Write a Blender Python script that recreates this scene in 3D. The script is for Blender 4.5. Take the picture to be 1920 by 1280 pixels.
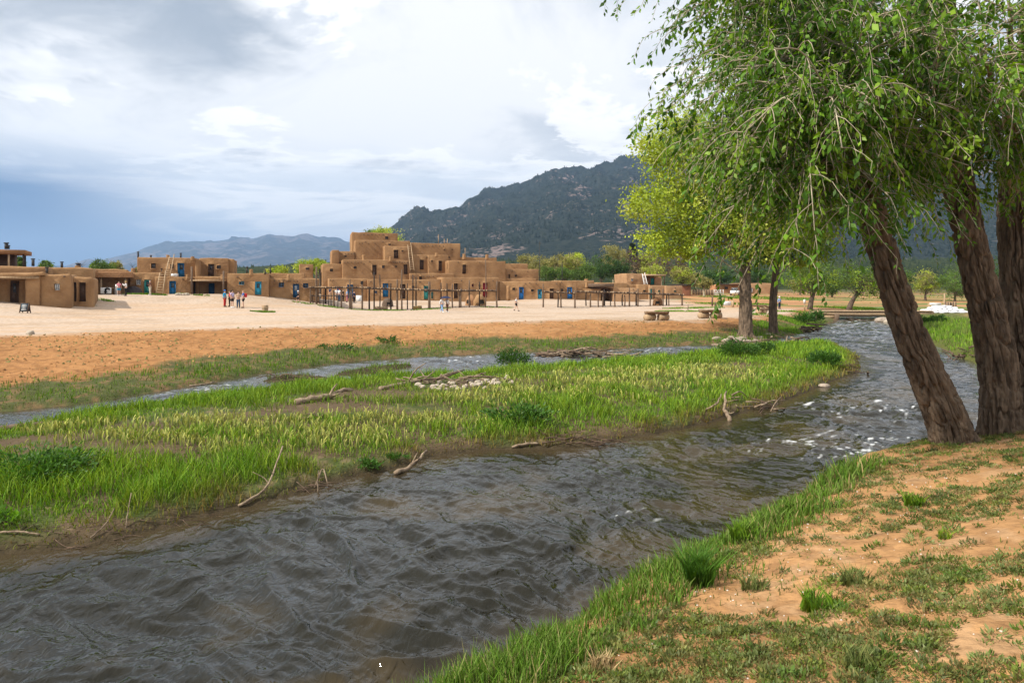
import bpy, bmesh, math, random
import numpy as np
from mathutils import Vector
R = math.radians
rng = np.random.default_rng(7)
random.seed(7)
for o in list(bpy.data.objects): bpy.data.objects.remove(o)
SC = bpy.context.scene
COL = SC.collection

# ------------------------------------------------------------------ camera
F, HX, HY, EYE = 1280.0, 960.0, 540.0, 3.2     # focal length and horizon in pixels of a 1920x1280 frame
cam = bpy.data.cameras.new('camera'); camo = bpy.data.objects.new('camera', cam); COL.objects.link(camo)
cam.sensor_width = 36; cam.lens = 24; cam.shift_y = -100/1920
cam.clip_start = 0.1; cam.clip_end = 40000
camo.location = (0, 0, EYE); camo.rotation_euler = (R(90), 0, 0)
SC.camera = camo
SC.cycles.use_denoising = True
SC.cycles.max_bounces = 6; SC.cycles.diffuse_bounces = 2; SC.cycles.glossy_bounces = 2
SC.cycles.transmission_bounces = 3; SC.cycles.volume_bounces = 0; SC.cycles.transparent_max_bounces = 6
SC.view_settings.view_transform = 'Standard'; SC.view_settings.look = 'None'
SC.view_settings.exposure = 0.33; SC.view_settings.gamma = 1.0

# ------------------------------------------------------------------ world
SUN_DIR = Vector((-0.66, -0.34, 0.67)).normalized()
w = bpy.data.worlds.new('World'); SC.world = w; w.use_nodes = True
nt = w.node_tree; nt.nodes.clear()
def N(t, **k):
    n = nt.nodes.new(t)
    for a, b in k.items(): setattr(n, a, b)
    return n
def L(a, b): nt.links.new(a, b)
def val(x):
    n = N('ShaderNodeValue'); n.outputs[0].default_value = x; return n.outputs[0]
def M(op, a, b=None, c=None, clamp=False):
    n = N('ShaderNodeMath', operation=op); n.use_clamp = clamp
    for i, x in enumerate((a, b, c)):
        if x is None: continue
        if isinstance(x, (int, float)): n.inputs[i].default_value = x
        else: L(x, n.inputs[i])
    return n.outputs[0]
def MR(x, a, b, c=0.0, d=1.0):
    n = N('ShaderNodeMapRange', interpolation_type='SMOOTHSTEP'); L(x, n.inputs[0])
    for i, v in enumerate((a, b, c, d)): n.inputs[i+1].default_value = v
    return n.outputs[0]
def MIX(f, a, b):
    n = N('ShaderNodeMix', data_type='RGBA')
    if isinstance(f, (int, float)): n.inputs[0].default_value = f
    else: L(f, n.inputs[0])
    for i, x in ((6, a), (7, b)):
        if isinstance(x, tuple): n.inputs[i].default_value = (*x, 1)
        else: L(x, n.inputs[i])
    return n.outputs[2]
def NOI(vec, scale, det=6, rough=.55, dist=0.0):
    n = N('ShaderNodeTexNoise'); L(vec, n.inputs['Vector'])
    n.inputs['Scale'].default_value = scale; n.inputs['Detail'].default_value = det
    n.inputs['Roughness'].default_value = rough; n.inputs['Distortion'].default_value = dist
    return n.outputs[0]
tc = N('ShaderNodeTexCoord'); sep = N('ShaderNodeSeparateXYZ'); L(tc.outputs['Generated'], sep.inputs[0])
dx, dy, dz = sep.outputs
sky = N('ShaderNodeTexSky', sky_type='NISHITA'); sky.sun_disc = False
sky.sun_elevation = math.asin(SUN_DIR.z); sky.sun_rotation = math.atan2(SUN_DIR.x, SUN_DIR.y)
sky.air_density = 1.0; sky.dust_density = 1.0
skyc = N('ShaderNodeVectorMath', operation='SCALE'); L(sky.outputs[0], skyc.inputs[0]); skyc.inputs[3].default_value = 0.10
hz = M('ADD', M('MAXIMUM', dz, 0.0), 0.16)
pv = N('ShaderNodeCombineXYZ'); L(M('DIVIDE', dx, hz), pv.inputs[0]); L(M('DIVIDE', dy, hz), pv.inputs[1]); pv.inputs[2].default_value = 3.7
P = pv.outputs[0]
big = NOI(P, 0.55, 6, .55, .5)
mid = NOI(P, 1.15, 8, .6, .5)
fine = NOI(P, 3.2, 7, .6, .6)
# high bright sheet, billows with defined edges, grey bellies
sheet = MIX(MR(mid, .40, .62), (.98, .975, .97), (.70, .73, .77))
cum = NOI(P, 1.25, 10, .60, .25)
pv2 = N('ShaderNodeVectorMath', operation='ADD'); L(P, pv2.inputs[0]); pv2.inputs[1].default_value = (.10, .30, 0)
cum2 = NOI(pv2.outputs[0], 1.25, 6, .57, .25)
edge_ = MR(cum, .475, .515)
belly = M('MULTIPLY', MR(cum2, .50, .62), MR(cum, .50, .60))
puff = MIX(belly, (1.14, 1.12, 1.10), (.50, .54, .60))
sheet = MIX(edge_, sheet, puff)
dark = M('MULTIPLY', MR(big, .52, .62), MR(M('ADD', dz, M('MULTIPLY', M('SUBTRACT', fine, .5), .25)), .16, .36))
sheet = MIX(M('MULTIPLY', dark, .85), sheet, (.33, .38, .44))
# low thin band close to the horizon: bluish air with streaks of white cloud
sv = N('ShaderNodeCombineXYZ')
L(M('MULTIPLY', M('ARCTAN2', dx, dy), 5.0), sv.inputs[0]); L(M('MULTIPLY', dz, 34.0), sv.inputs[1]); sv.inputs[2].default_value = 1.3
streak = NOI(sv.outputs[0], .62, 8, .60, .6)
low = MIX(MR(dz, .0, .13), (.48, .62, .78), (.80, .85, .91))
stm = MR(streak, .45, .55)
low = MIX(M('MULTIPLY', stm, M('MULTIPLY', MR(dz, .045, .085), .95)), low, (1.05, 1.05, 1.05))
under = M('MULTIPLY', MR(streak, .56, .68), MR(dz, .05, .10))
low = MIX(M('MULTIPLY', under, .55), low, (.56, .63, .72))
hmix = M('ADD', M('MULTIPLY', M('SUBTRACT', mid, .5), .10), dz)
clouds = MIX(MR(hmix, .12, .21), low, sheet)
# dark blue rain curtain far down the valley
cx = M('ARCTAN2', dx, dy)
st = M('MULTIPLY', MR(cx, -.38, -.66), MR(M('ADD', dz, M('MULTIPLY', M('SUBTRACT', mid, .5), .10)), .19, .10))
rain = MIX(MR(dz, .02, .16), (.015, .10, .27), (.03, .14, .33))
clouds = MIX(st, clouds, rain)
st2 = M('MULTIPLY', MR(cx, -.15, -.62), MR(dz, .11, .03))
clouds = MIX(M('MULTIPLY', st2, .75), clouds, (.085, .25, .48))
fin = MIX(.93, skyc.outputs[0], clouds)
bg = N('ShaderNodeBackground'); L(fin, bg.inputs[0]); bg.inputs[1].default_value = .97
wo = N('ShaderNodeOutputWorld'); L(bg.outputs[0], wo.inputs[0])

# ------------------------------------------------------------------ sun
sl = bpy.data.lights.new('sun', 'SUN'); sl.energy = 5.0; sl.angle = R(1.5); sl.color = (1, .93, .82)
so = bpy.data.objects.new('sun', sl); COL.objects.link(so)
so.rotation_euler = (-SUN_DIR).to_track_quat('-Z', 'Y').to_euler(); so.location = (0, 0, 60)

# ------------------------------------------------------------------ noise
def _h(ix, iy, iz, seed):
    n = (ix.astype(np.int64)*374761393 + iy.astype(np.int64)*668265263 + iz.astype(np.int64)*2147483647 + seed*1274126177) & 0xffffffff
    n = ((n ^ (n >> 13))*1274126177) & 0xffffffff
    n = ((n ^ (n >> 16))*2246822519) & 0xffffffff
    return ((n ^ (n >> 15)) & 0xffffff)/float(0xffffff)
def vn(x, y, z=None, seed=0):
    x = np.asarray(x, float); y = np.asarray(y, float)
    z = np.zeros_like(x) if z is None else np.asarray(z, float)
    ix, iy, iz = np.floor(x), np.floor(y), np.floor(z)
    fx, fy, fz = x-ix, y-iy, z-iz
    fx = fx*fx*fx*(fx*(fx*6-15)+10); fy = fy*fy*fy*(fy*(fy*6-15)+10); fz = fz*fz*fz*(fz*(fz*6-15)+10)
    def c(a, b, d): return _h(ix+a, iy+b, iz+d, seed)
    x00 = c(0,0,0)*(1-fx)+c(1,0,0)*fx; x10 = c(0,1,0)*(1-fx)+c(1,1,0)*fx
    x01 = c(0,0,1)*(1-fx)+c(1,0,1)*fx; x11 = c(0,1,1)*(1-fx)+c(1,1,1)*fx
    return ((x00*(1-fy)+x10*fy)*(1-fz)+(x01*(1-fy)+x11*fy)*fz)*2-1
def fbm(x, y, oct=4, seed=0, gain=.5, z=None):
    s = 0; a = 1; f = 1; t = 0
    for i in range(oct):
        s = s + a*vn(np.asarray(x)*f+i*17.3, np.asarray(y)*f-i*9.1, None if z is None else np.asarray(z)*f, seed+i); t += a; a *= gain; f *= 2.03
    return s/t
def ridge(x, y, oct=3, seed=0, gain=.5, z=None, soft=0.0):
    s = 0; a = 1; f = 1; t = 0
    for i in range(oct):
        s = s + a*(1-np.sqrt(vn(np.asarray(x)*f+i*7.7, np.asarray(y)*f+i*3.1, None if z is None else np.asarray(z)*f, seed+i)**2+soft)*2); t += a; a *= gain; f *= 2.1
    return s/t
def sst(a, b, x):
    t = np.clip((np.asarray(x, float)-a)/(b-a), 0, 1); return t*t*(3-2*t)

# ------------------------------------------------------------------ mesh helpers
def mesh_np(name, v, quads=None, tris=None, col=None, smooth=True):
    m = bpy.data.meshes.new(name); v = np.asarray(v, np.float32)
    q = np.zeros((0, 4), np.int32) if quads is None else np.asarray(quads, np.int32).reshape(-1, 4)
    t = np.zeros((0, 3), np.int32) if tris is None else np.asarray(tris, np.int32).reshape(-1, 3)
    m.vertices.add(len(v)); m.vertices.foreach_set('co', v.ravel())
    m.loops.add(len(q)*4+len(t)*3); m.polygons.add(len(q)+len(t))
    m.loops.foreach_set('vertex_index', np.concatenate([q.ravel(), t.ravel()]).astype(np.int32))
    ls = np.concatenate([np.arange(len(q))*4, len(q)*4+np.arange(len(t))*3]).astype(np.int32)
    m.polygons.foreach_set('loop_start', ls)
    if smooth: m.polygons.foreach_set('use_smooth', np.ones(len(q)+len(t), bool))
    if col is not None:
        c = np.ones((len(v), 4), np.float32); c[:, :3] = col
        at = m.color_attributes.new('col', 'FLOAT_COLOR', 'POINT'); at.data.foreach_set('color', c.ravel())
    m.update(calc_edges=True); m.validate(); return m
class Geo:
    def __init__(s): s.v = []; s.q = []; s.t = []; s.c = []; s.n = 0
    def add(s, v, q=None, t=None, c=None):
        v = np.asarray(v, float).reshape(-1, 3)
        if q is not None and len(q): s.q.append(np.asarray(q, int).reshape(-1, 4)+s.n)
        if t is not None and len(t): s.t.append(np.asarray(t, int).reshape(-1, 3)+s.n)
        if c is not None: s.c.append(np.broadcast_to(np.asarray(c, float), (len(v), 3)))
        s.v.append(v); s.n += len(v); return s
    def mesh(s, name, off=(0, 0, 0), smooth=True):
        v = np.concatenate(s.v)-np.asarray(off)
        return mesh_np(name, v, np.concatenate(s.q) if s.q else None, np.concatenate(s.t) if s.t else None,
                       np.concatenate(s.c) if s.c else None, smooth)
    def box(s, x0, x1, y0, y1, z0, z1, B=None, c=None):
        p = np.array([(x, y, z) for z in (z0, z1) for y in (y0, y1) for x in (x0, x1)], float)
        if B is not None: p = B(p)
        return s.add(p, [(0,2,3,1),(4,5,7,6),(0,1,5,4),(2,6,7,3),(0,4,6,2),(1,3,7,5)], c=c)
    def tube(s, pts, rad, n=6, c=None, cap=True, jit=0):
        v, q, t = tube_np(pts, rad, n, cap)
        if jit: v = v+rng.normal(0, jit, v.shape)
        return s.add(v, q, t, c)
def tube_np(pts, rad, n=6, cap=True):
    pts = np.asarray(pts, float); k = len(pts); rad = np.broadcast_to(np.asarray(rad, float), (k,))
    d = np.gradient(pts, axis=0); d /= np.linalg.norm(d, axis=1)[:, None]+1e-9
    ref = np.array((0, 0, 1.0)) if abs(d[:, 2]).mean() < .8 else np.array((0, 1.0, 0))
    a = np.cross(d, ref); a /= np.linalg.norm(a, axis=1)[:, None]+1e-9
    b = np.cross(d, a)
    th = np.arange(n)*2*np.pi/n
    v = pts[:, None]+rad[:, None, None]*(np.cos(th)[None, :, None]*a[:, None]+np.sin(th)[None, :, None]*b[:, None])
    v = v.reshape(-1, 3); i = np.arange(k-1)[:, None]*n; j = np.arange(n)[None]; j2 = (j+1) % n
    q = np.stack([i+j, i+n+j, i+n+j2, i+j2], -1).reshape(-1, 4); t = []
    if cap:
        v = np.vstack([v, pts[0], pts[-1]]); c0 = k*n
        for e in range(n):
            t.append((c0, e, (e+1) % n)); t.append((c0+1, (k-1)*n+(e+1) % n, (k-1)*n+e))
    return v, q, t
def link(name, me, mat, parent=None, loc=(0, 0, 0)):
    o = bpy.data.objects.new(name, me); COL.objects.link(o); o.location = loc
    if mat is not None and me is not None and not me.materials: me.materials.append(mat)
    if parent is not None: o.parent = parent
    return o
def tag(o, label=None, cat=None, group=None, kind=None):
    if label: o['label'] = label
    if cat: o['category'] = cat
    if group: o['group'] = group
    if kind: o['kind'] = kind
    return o
def thing(name, label, cat, loc=(0, 0, 0), group=None):
    o = bpy.data.objects.new(name, None); COL.objects.link(o); o.location = loc; o.empty_display_size = .3
    return tag(o, label, cat, group)
def part(name, geo, mat, root, parent=None, smooth=True):
    """geometry given in world coordinates, parented under its (unrotated) thing"""
    me = geo.mesh(name, tuple(root.location), smooth)
    return link(name, me, mat, parent or root)
def catmull(pts, n):
    p = np.asarray(pts, float); p = np.vstack([2*p[0]-p[1], p, 2*p[-1]-p[-2]]); out = []
    m = len(p)-3
    for u in np.linspace(0, m-1e-6, n):
        i = int(u); t = u-i; a, b, c, d = p[i:i+4]
        out.append(.5*((2*b)+(c-a)*t+(2*a-5*b+4*c-d)*t*t+(3*b-a-3*c+d)*t**3))
    return np.array(out)

# ------------------------------------------------------------------ materials
def s2l(h):
    c = [int(h[i:i+2], 16)/255 for i in (0, 2, 4)]
    return tuple(x/12.92 if x <= .04045 else ((x+.055)/1.055)**2.4 for x in c)
MATS = {}
def mat(name, c1, c2=None, scale=4.0, rough=.85, bump=0.0, bscale=20.0, detail=5, stretch=None, spec=.3, attr=False, metal=0.0, lo=.35, hi=.65, coord='Object'):
    if name in MATS: return MATS[name]
    m = bpy.data.materials.new(name); m.use_nodes = True; MATS[name] = m
    t = m.node_tree; b = t.nodes['Principled BSDF']
    b.inputs['Roughness'].default_value = rough; b.inputs['Specular IOR Level'].default_value = spec; b.inputs['Metallic'].default_value = metal
    tcn = t.nodes.new('ShaderNodeTexCoord'); vec = tcn.outputs[coord]
    if stretch:
        mp = t.nodes.new('ShaderNodeMapping'); mp.inputs['Scale'].default_value = stretch; t.links.new(vec, mp.inputs[0]); vec = mp.outputs[0]
    n = t.nodes.new('ShaderNodeTexNoise'); n.inputs['Scale'].default_value = scale; n.inputs['Detail'].default_value = detail
    n.inputs['Roughness'].default_value = .6; t.links.new(vec, n.inputs['Vector'])
    r = t.nodes.new('ShaderNodeMapRange'); t.links.new(n.outputs[0], r.inputs[0]); r.inputs[1].default_value = lo; r.inputs[2].default_value = hi
    mx = t.nodes.new('ShaderNodeMix'); mx.data_type = 'RGBA'; t.links.new(r.outputs[0], mx.inputs[0])
    if attr:
        a = t.nodes.new('ShaderNodeVertexColor'); a.layer_name = 'col'
        for i, k in ((6, c1), (7, c2)):
            mm = t.nodes.new('ShaderNodeMix'); mm.data_type = 'RGBA'; mm.blend_type = 'MULTIPLY'; mm.inputs[0].default_value = 1
            t.links.new(a.outputs[0], mm.inputs[6]); mm.inputs[7].default_value = (*k, 1); t.links.new(mm.outputs[2], mx.inputs[i])
    else:
        mx.inputs[6].default_value = (*c1, 1); mx.inputs[7].default_value = (*(c2 or c1), 1)
    t.links.new(mx.outputs[2], b.inputs['Base Color'])
    if bump:
        n2 = t.nodes.new('ShaderNodeTexNoise'); n2.inputs['Scale'].default_value = bscale; n2.inputs['Detail'].default_value = 6
        t.links.new(vec, n2.inputs['Vector'])
        bp = t.nodes.new('ShaderNodeBump'); bp.inputs['Strength'].default_value = 1.0; bp.inputs['Distance'].default_value = bump
        t.links.new(n2.outputs[0], bp.inputs['Height']); t.links.new(bp.outputs[0], b.inputs['Normal'])
    return m
def leafmat(name, trans=.35, rough=.5, spec=.25):
    m = bpy.data.materials.new(name); m.use_nodes = True; t = m.node_tree; b = t.nodes['Principled BSDF']
    a = t.nodes.new('ShaderNodeVertexColor'); a.layer_name = 'col'
    t.links.new(a.outputs[0], b.inputs['Base Color']); b.inputs['Roughness'].default_value = rough; b.inputs['Specular IOR Level'].default_value = spec
    tr = t.nodes.new('ShaderNodeBsdfTranslucent'); h = t.nodes.new('ShaderNodeHueSaturation'); h.inputs['Value'].default_value = 1.25
    h.inputs['Saturation'].default_value = 1.1; h.inputs['Hue'].default_value = .49
    t.links.new(a.outputs[0], h.inputs['Color']); t.links.new(h.outputs[0], tr.inputs[0])
    mx = t.nodes.new('ShaderNodeMixShader'); mx.inputs[0].default_value = trans
    t.links.new(b.outputs[0], mx.inputs[1]); t.links.new(tr.outputs[0], mx.inputs[2])
    t.links.new(mx.outputs[0], t.nodes['Material Output'].inputs[0]); return m
LEAF = leafmat('leaf_surface'); GRASS = leafmat('grass_blade', .22, .6, .15)
ADOBE = mat('adobe_plaster', (.37, .22, .108), (.235, .132, .064), .55, .95, .07, 5, lo=.34, hi=.66, detail=9, spec=.1)
ADOBE2 = mat('adobe_plaster_reddish', (.37, .20, .10), (.25, .132, .064), .6, .95, .07, 5, spec=.1)
ADOBE3 = mat('adobe_plaster_pale', (.39, .24, .13), (.30, .175, .092), 1.0, .95, .03, 8, spec=.1)
WOOD = mat('weathered_wood', (.17, .115, .075), (.09, .06, .042), 9, .9, .01, 40, stretch=(1, 1, .25))
WOODP = mat('pale_peeled_wood', (.46, .33, .20), (.31, .21, .125), 8, .85, .01, 30, stretch=(1, 1, .3))
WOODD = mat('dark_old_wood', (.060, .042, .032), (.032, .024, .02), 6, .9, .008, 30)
DRIFT = mat('driftwood_surface', (.33, .25, .17), (.13, .09, .06), 10, .9, .01, 40)
DRIFTD = mat('wet_dark_driftwood', (.14, .092, .06), (.075, .05, .035), 9, .85, .01, 40)
DARK = mat('dark_interior', (.012, .010, .009), rough=1)
GLASS = mat('window_glass', (.035, .04, .045), (.06, .065, .07), 3, .12, spec=.5)
PALEGL = mat('curtained_glass', (.38, .40, .42), (.22, .24, .26), 6, .3)
PIPE = mat('stove_pipe_metal', (.02, .02, .022), (.04, .035, .03), 8, .6)
def paint(h, name): return mat('paint_'+name, tuple(x*.9 for x in s2l(h)), tuple(x*.68 for x in s2l(h)), 5, .6, .004, 30)
BLUE, TURQ, CYAN, NAVY, RED = paint('1f6fa3', 'blue'), paint('3fa39c', 'turquoise'), paint('3da8cc', 'cyan'), paint('24567f', 'navy'), paint('8d1a22', 'red')
BRIGHTB = paint('2b82cf', 'bright_blue')
BROWN = mat('brown_door_wood', (.10, .055, .032), (.06, .034, .022), 6, .7)
WHITE = mat('white_paint', (.78, .78, .76), (.68, .68, .66), 5, .6)
ROCK = mat('river_stone', (.40, .33, .26), (.25, .20, .16), 6, .9, .01, 25)

# ------------------------------------------------------------------ pixels to places
def W0(px, py, z=0.0):
    Y = (EYE-z)*F/(py-HY); return ((px-HX)/F*Y, Y)
def at(px, py, Y): return np.array(((px-HX)/F*Y, Y, EYE+(HY-py)/F*Y))

NEAR = [(-60, -45), (-25, -18), (-8, -2), (-3, 2.6), (-1.05, 4.55), (-.55, 5.1), (.25, 5.7), (1.0, 6.7), (2.45, 8.0), (4.55, 10.4), (6.1, 11.6), (8, 12.2),
        (9.6, 13.2), (11.9, 16.2), (15.3, 21.5), (19.4, 28), (23.4, 37.9), (27.5, 46), (36, 66), (43.5, 79), (60, 91), (100, 104), (300, 140)]
FAR = [(-90, -40), (-45, -6), (-20.5, 12.2), W0(0, 772), W0(140, 758), W0(280, 737), W0(480, 703), W0(650, 678), W0(800, 668), W0(950, 661), W0(1150, 653),
       (10.2, 38.2), (13.4, 39.4), (16.0, 42), (19, 46.5), (22.2, 51), (27.4, 60), (31, 66), (38.3, 80), (56, 96), (98, 110), (300, 147)]
ISL = [(-11.4, 3.0), W0(0, 1042), W0(180, 1018), W0(320, 985), W0(450, 952), W0(640, 903), W0(760, 872), W0(880, 850), W0(1040, 840), W0(1190, 823), W0(1360, 787), W0(1430, 765),
       W0(1500, 738), W0(1560, 716), W0(1612, 697), W0(1608, 672), W0(1575, 650), W0(1500, 646), W0(1420, 655), W0(1300, 668), (4.6, 28.6), W0(1100, 686), W0(930, 702),
       W0(760, 712), W0(620, 722), W0(500, 738), W0(350, 752), W0(160, 785), W0(0, 818), (-17, 9.0)]
ISLETS = [[W0(625, 706), W0(700, 700), W0(775, 688), W0(770, 683), W0(690, 690), W0(630, 700)],
          [W0(490, 716), W0(560, 714), W0(610, 706), W0(560, 705), W0(500, 711)]]
PE = [(-75, 10), (-45, 22), W0(0, 630, 1.0), W0(230, 622, 1.0), W0(440, 616, 1.0), W0(800, 608, 1.0), W0(1100, 600, 1.0), W0(1210, 601, 1.0), W0(1310, 600, 1.0), (15.4, 50), (18.5, 53), (22, 58), (26.5, 65), (34, 82), (53, 100), (97, 114), (300, 151)]
near_poly = NEAR+[(16000, 400), (16000, -16000), (-60, -16000)]
far_poly = FAR+[(16000, 408), (16000, 16361), (-16000, 16361), (-16000, -40)]
plaza_poly = PE+[(16000, 413), (16000, 16361), (-16000, 16361), (-16000, 10)]
def seg_dist(x, y, pl, closed=False):
    pl = np.asarray(pl, float); P2 = np.roll(pl, -1, 0) if closed else pl[1:]; P1 = pl if closed else pl[:-1]
    d = np.full(np.shape(x), 1e9)
    for (ax, ay), (bx, by) in zip(P1, P2):
        ex, ey = bx-ax, by-ay; l = ex*ex+ey*ey+1e-12
        t = np.clip(((x-ax)*ex+(y-ay)*ey)/l, 0, 1)
        d = np.minimum(d, (x-ax-t*ex)**2+(y-ay-t*ey)**2)
    return np.sqrt(d)
def inside(x, y, pl):
    pl = np.asarray(pl, float); r = np.zeros(np.shape(x), bool); j = len(pl)-1
    for i in range(len(pl)):
        xi, yi = pl[i]; xj, yj = pl[j]
        c = ((yi > y) != (yj > y)) & (x < (xj-xi)*(y-yi)/(yj-yi+1e-15)+xi); r ^= c; j = i
    return r
# plaza heights at known spots: (x, y, z)
CP = [(*p, 1.0) for p in PE[2:10]]
def cp(px, Y, z): CP.append(((px-HX)/F*Y, Y, z))
for a in ((440, 66, 1.27), (236, 84, 2.1), (0, 58, 1.84), (120, 62, 2.0), (47, 50, 1.25), (290, 80, 2.45), (420, 81, 2.4), (520, 84, 2.1), (590, 90, 1.5), (690, 88, .72), (860, 88, .72),
          (968, 77, .62), (832, 73, .62), (640, 106, 1.25), (760, 108, 1.15), (900, 112, 1.1), (1010, 116, 1.35), (1150, 122, 1.0), (1250, 128, 1.2), (1050, 94, .56), (1200, 94, .6),
          (1330, 54, 1.0), (1340, 92, .75), (1462, 86, .66), (1540, 74, .55), (1400, 120, .7), (1600, 130, .7), (1380, 170, 2.0), (1600, 190, 1.2), (160, 68, 2.0), (330, 71, 1.85), (240, 96, 2.4), (340, 100, 2.5), (200, 120, 2.4), (400, 140, 2.5), (700, 170, 2.4), (1000, 200, 2.3), (1400, 240, 2.4), (1700, 240, 2.0),
          (-300, 60, 2.2), (-200, 120, 3), (600, 60, .95), (1230, 62, .9)): cp(*a)
CP = np.array(CP)
_c = 8.0
_A = np.sqrt(((CP[:, None, :2]-CP[None, :, :2])**2).sum(-1)+_c*_c)
_n = len(CP); _S = np.zeros((_n+1, _n+1)); _S[:_n, :_n] = -_A-np.eye(_n)*.6; _S[:_n, _n] = 1; _S[_n, :_n] = 1
_W = np.linalg.solve(_S, np.append(CP[:, 2], 0))
def plaza_z(x, y):
    s = np.full(np.shape(x), _W[-1])
    for (cx_, cy_, _), ww in zip(CP, _W[:-1]): s = s-ww*np.sqrt((x-cx_)**2+(y-cy_)**2+_c*_c)
    s = np.clip(s, .45, 2.5); r = np.hypot(x, y)
    return s*(1-sst(180, 320, r))+2.5*sst(180, 320, r)
def fields(x, y):
    x = np.asarray(x, float); y = np.asarray(y, float); f = {}
    wob = .22*fbm(x*.9, y*.9, 3, 5)+.07*fbm(x*4, y*4, 2, 8)
    for k, pl, poly, cl in (('near', NEAR, near_poly, False), ('far', FAR, far_poly, False), ('isl', ISL, ISL, True)):
        d = seg_dist(x, y, pl, cl); f[k] = np.where(inside(x, y, poly), d, -d)+wob
    dl = np.full(np.shape(x), -99.0)
    for q in ISLETS:
        d = seg_dist(x, y, q, True); dl = np.maximum(dl, np.where(inside(x, y, q), d, -d))
    f['islet'] = dl+wob*.6
    f['pe'] = np.where(inside(x, y, plaza_poly), 1, -1)*seg_dist(x, y, PE)
    return f
def ground_z(x, y, f=None):
    x = np.asarray(x, float); y = np.asarray(y, float); f = f or fields(x, y)
    zn = np.interp(f['near'], [-3, -.5, 0, .3, .8, 1.3, 4.2, 9, 30], [-.8, -.25, 0, .42, .78, .92, 1.6, 1.9, 2.3])
    zn2 = np.interp(f['near'], [-3, -.5, 0, .35, 1.5, 6, 20], [-.8, -.25, 0, .34, .5, .52, .6])
    t = sst(13, 20, y); zn = zn*(1-t)+zn2*t
    zi = np.interp(f['isl'], [-3, -.5, 0, .25, 1.2, 3, 6], [-.8, -.2, 0, .14, .27, .38, .42])+.05*fbm(x*.5, y*.5, 3, 21)*sst(.4, 2, f['isl'])
    zl = np.interp(f['islet'], [-2, -.3, 0, .4], [-.6, -.12, 0, .12])
    zp = plaza_z(x, y)
    a = np.maximum(f['far']-1.2, 0); b = np.maximum(-f['pe'], 0)
    tt = np.where(f['pe'] > 0, 1, a/(a+b+1e-6)); tt = tt**.8
    low = np.interp(f['far'], [-3, -.5, 0, .3, 1.2, 3], [-.8, -.22, 0, .14, .22, .30])
    zf = low*(1-tt)+zp*tt
    zf = np.where(f['far'] > 0, zf, low)
    z = np.maximum(np.maximum(zn, zf), np.maximum(zi, zl))
    land = sst(0, 1.0, z*2)
    z = z+land*(.035*fbm(x*1.3, y*1.3, 4, 31)+.010*fbm(x*7, y*7, 3, 33))
    hill = (f['far'] > 2) & (f['pe'] < 0)
    z = z+np.where(hill, .05*fbm(x*2.2, y*2.2, 3, 37), 0)
    return z
def gz(x, y): return float(ground_z(np.array([x]), np.array([y]))[0])
_Ys = np.geomspace(2.0, 420, 2600)
def hit(px, py):
    """where the sight line through a pixel meets the ground"""
    xs = (px-HX)/F*_Ys; zr = EYE+(HY-py)/F*_Ys; g = np.maximum(ground_z(xs, _Ys), 0)
    i = np.argmax(g >= zr)
    if g[i] < zr[i]: i = len(_Ys)-1
    return np.array((xs[i], _Ys[i], g[i]))

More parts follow.
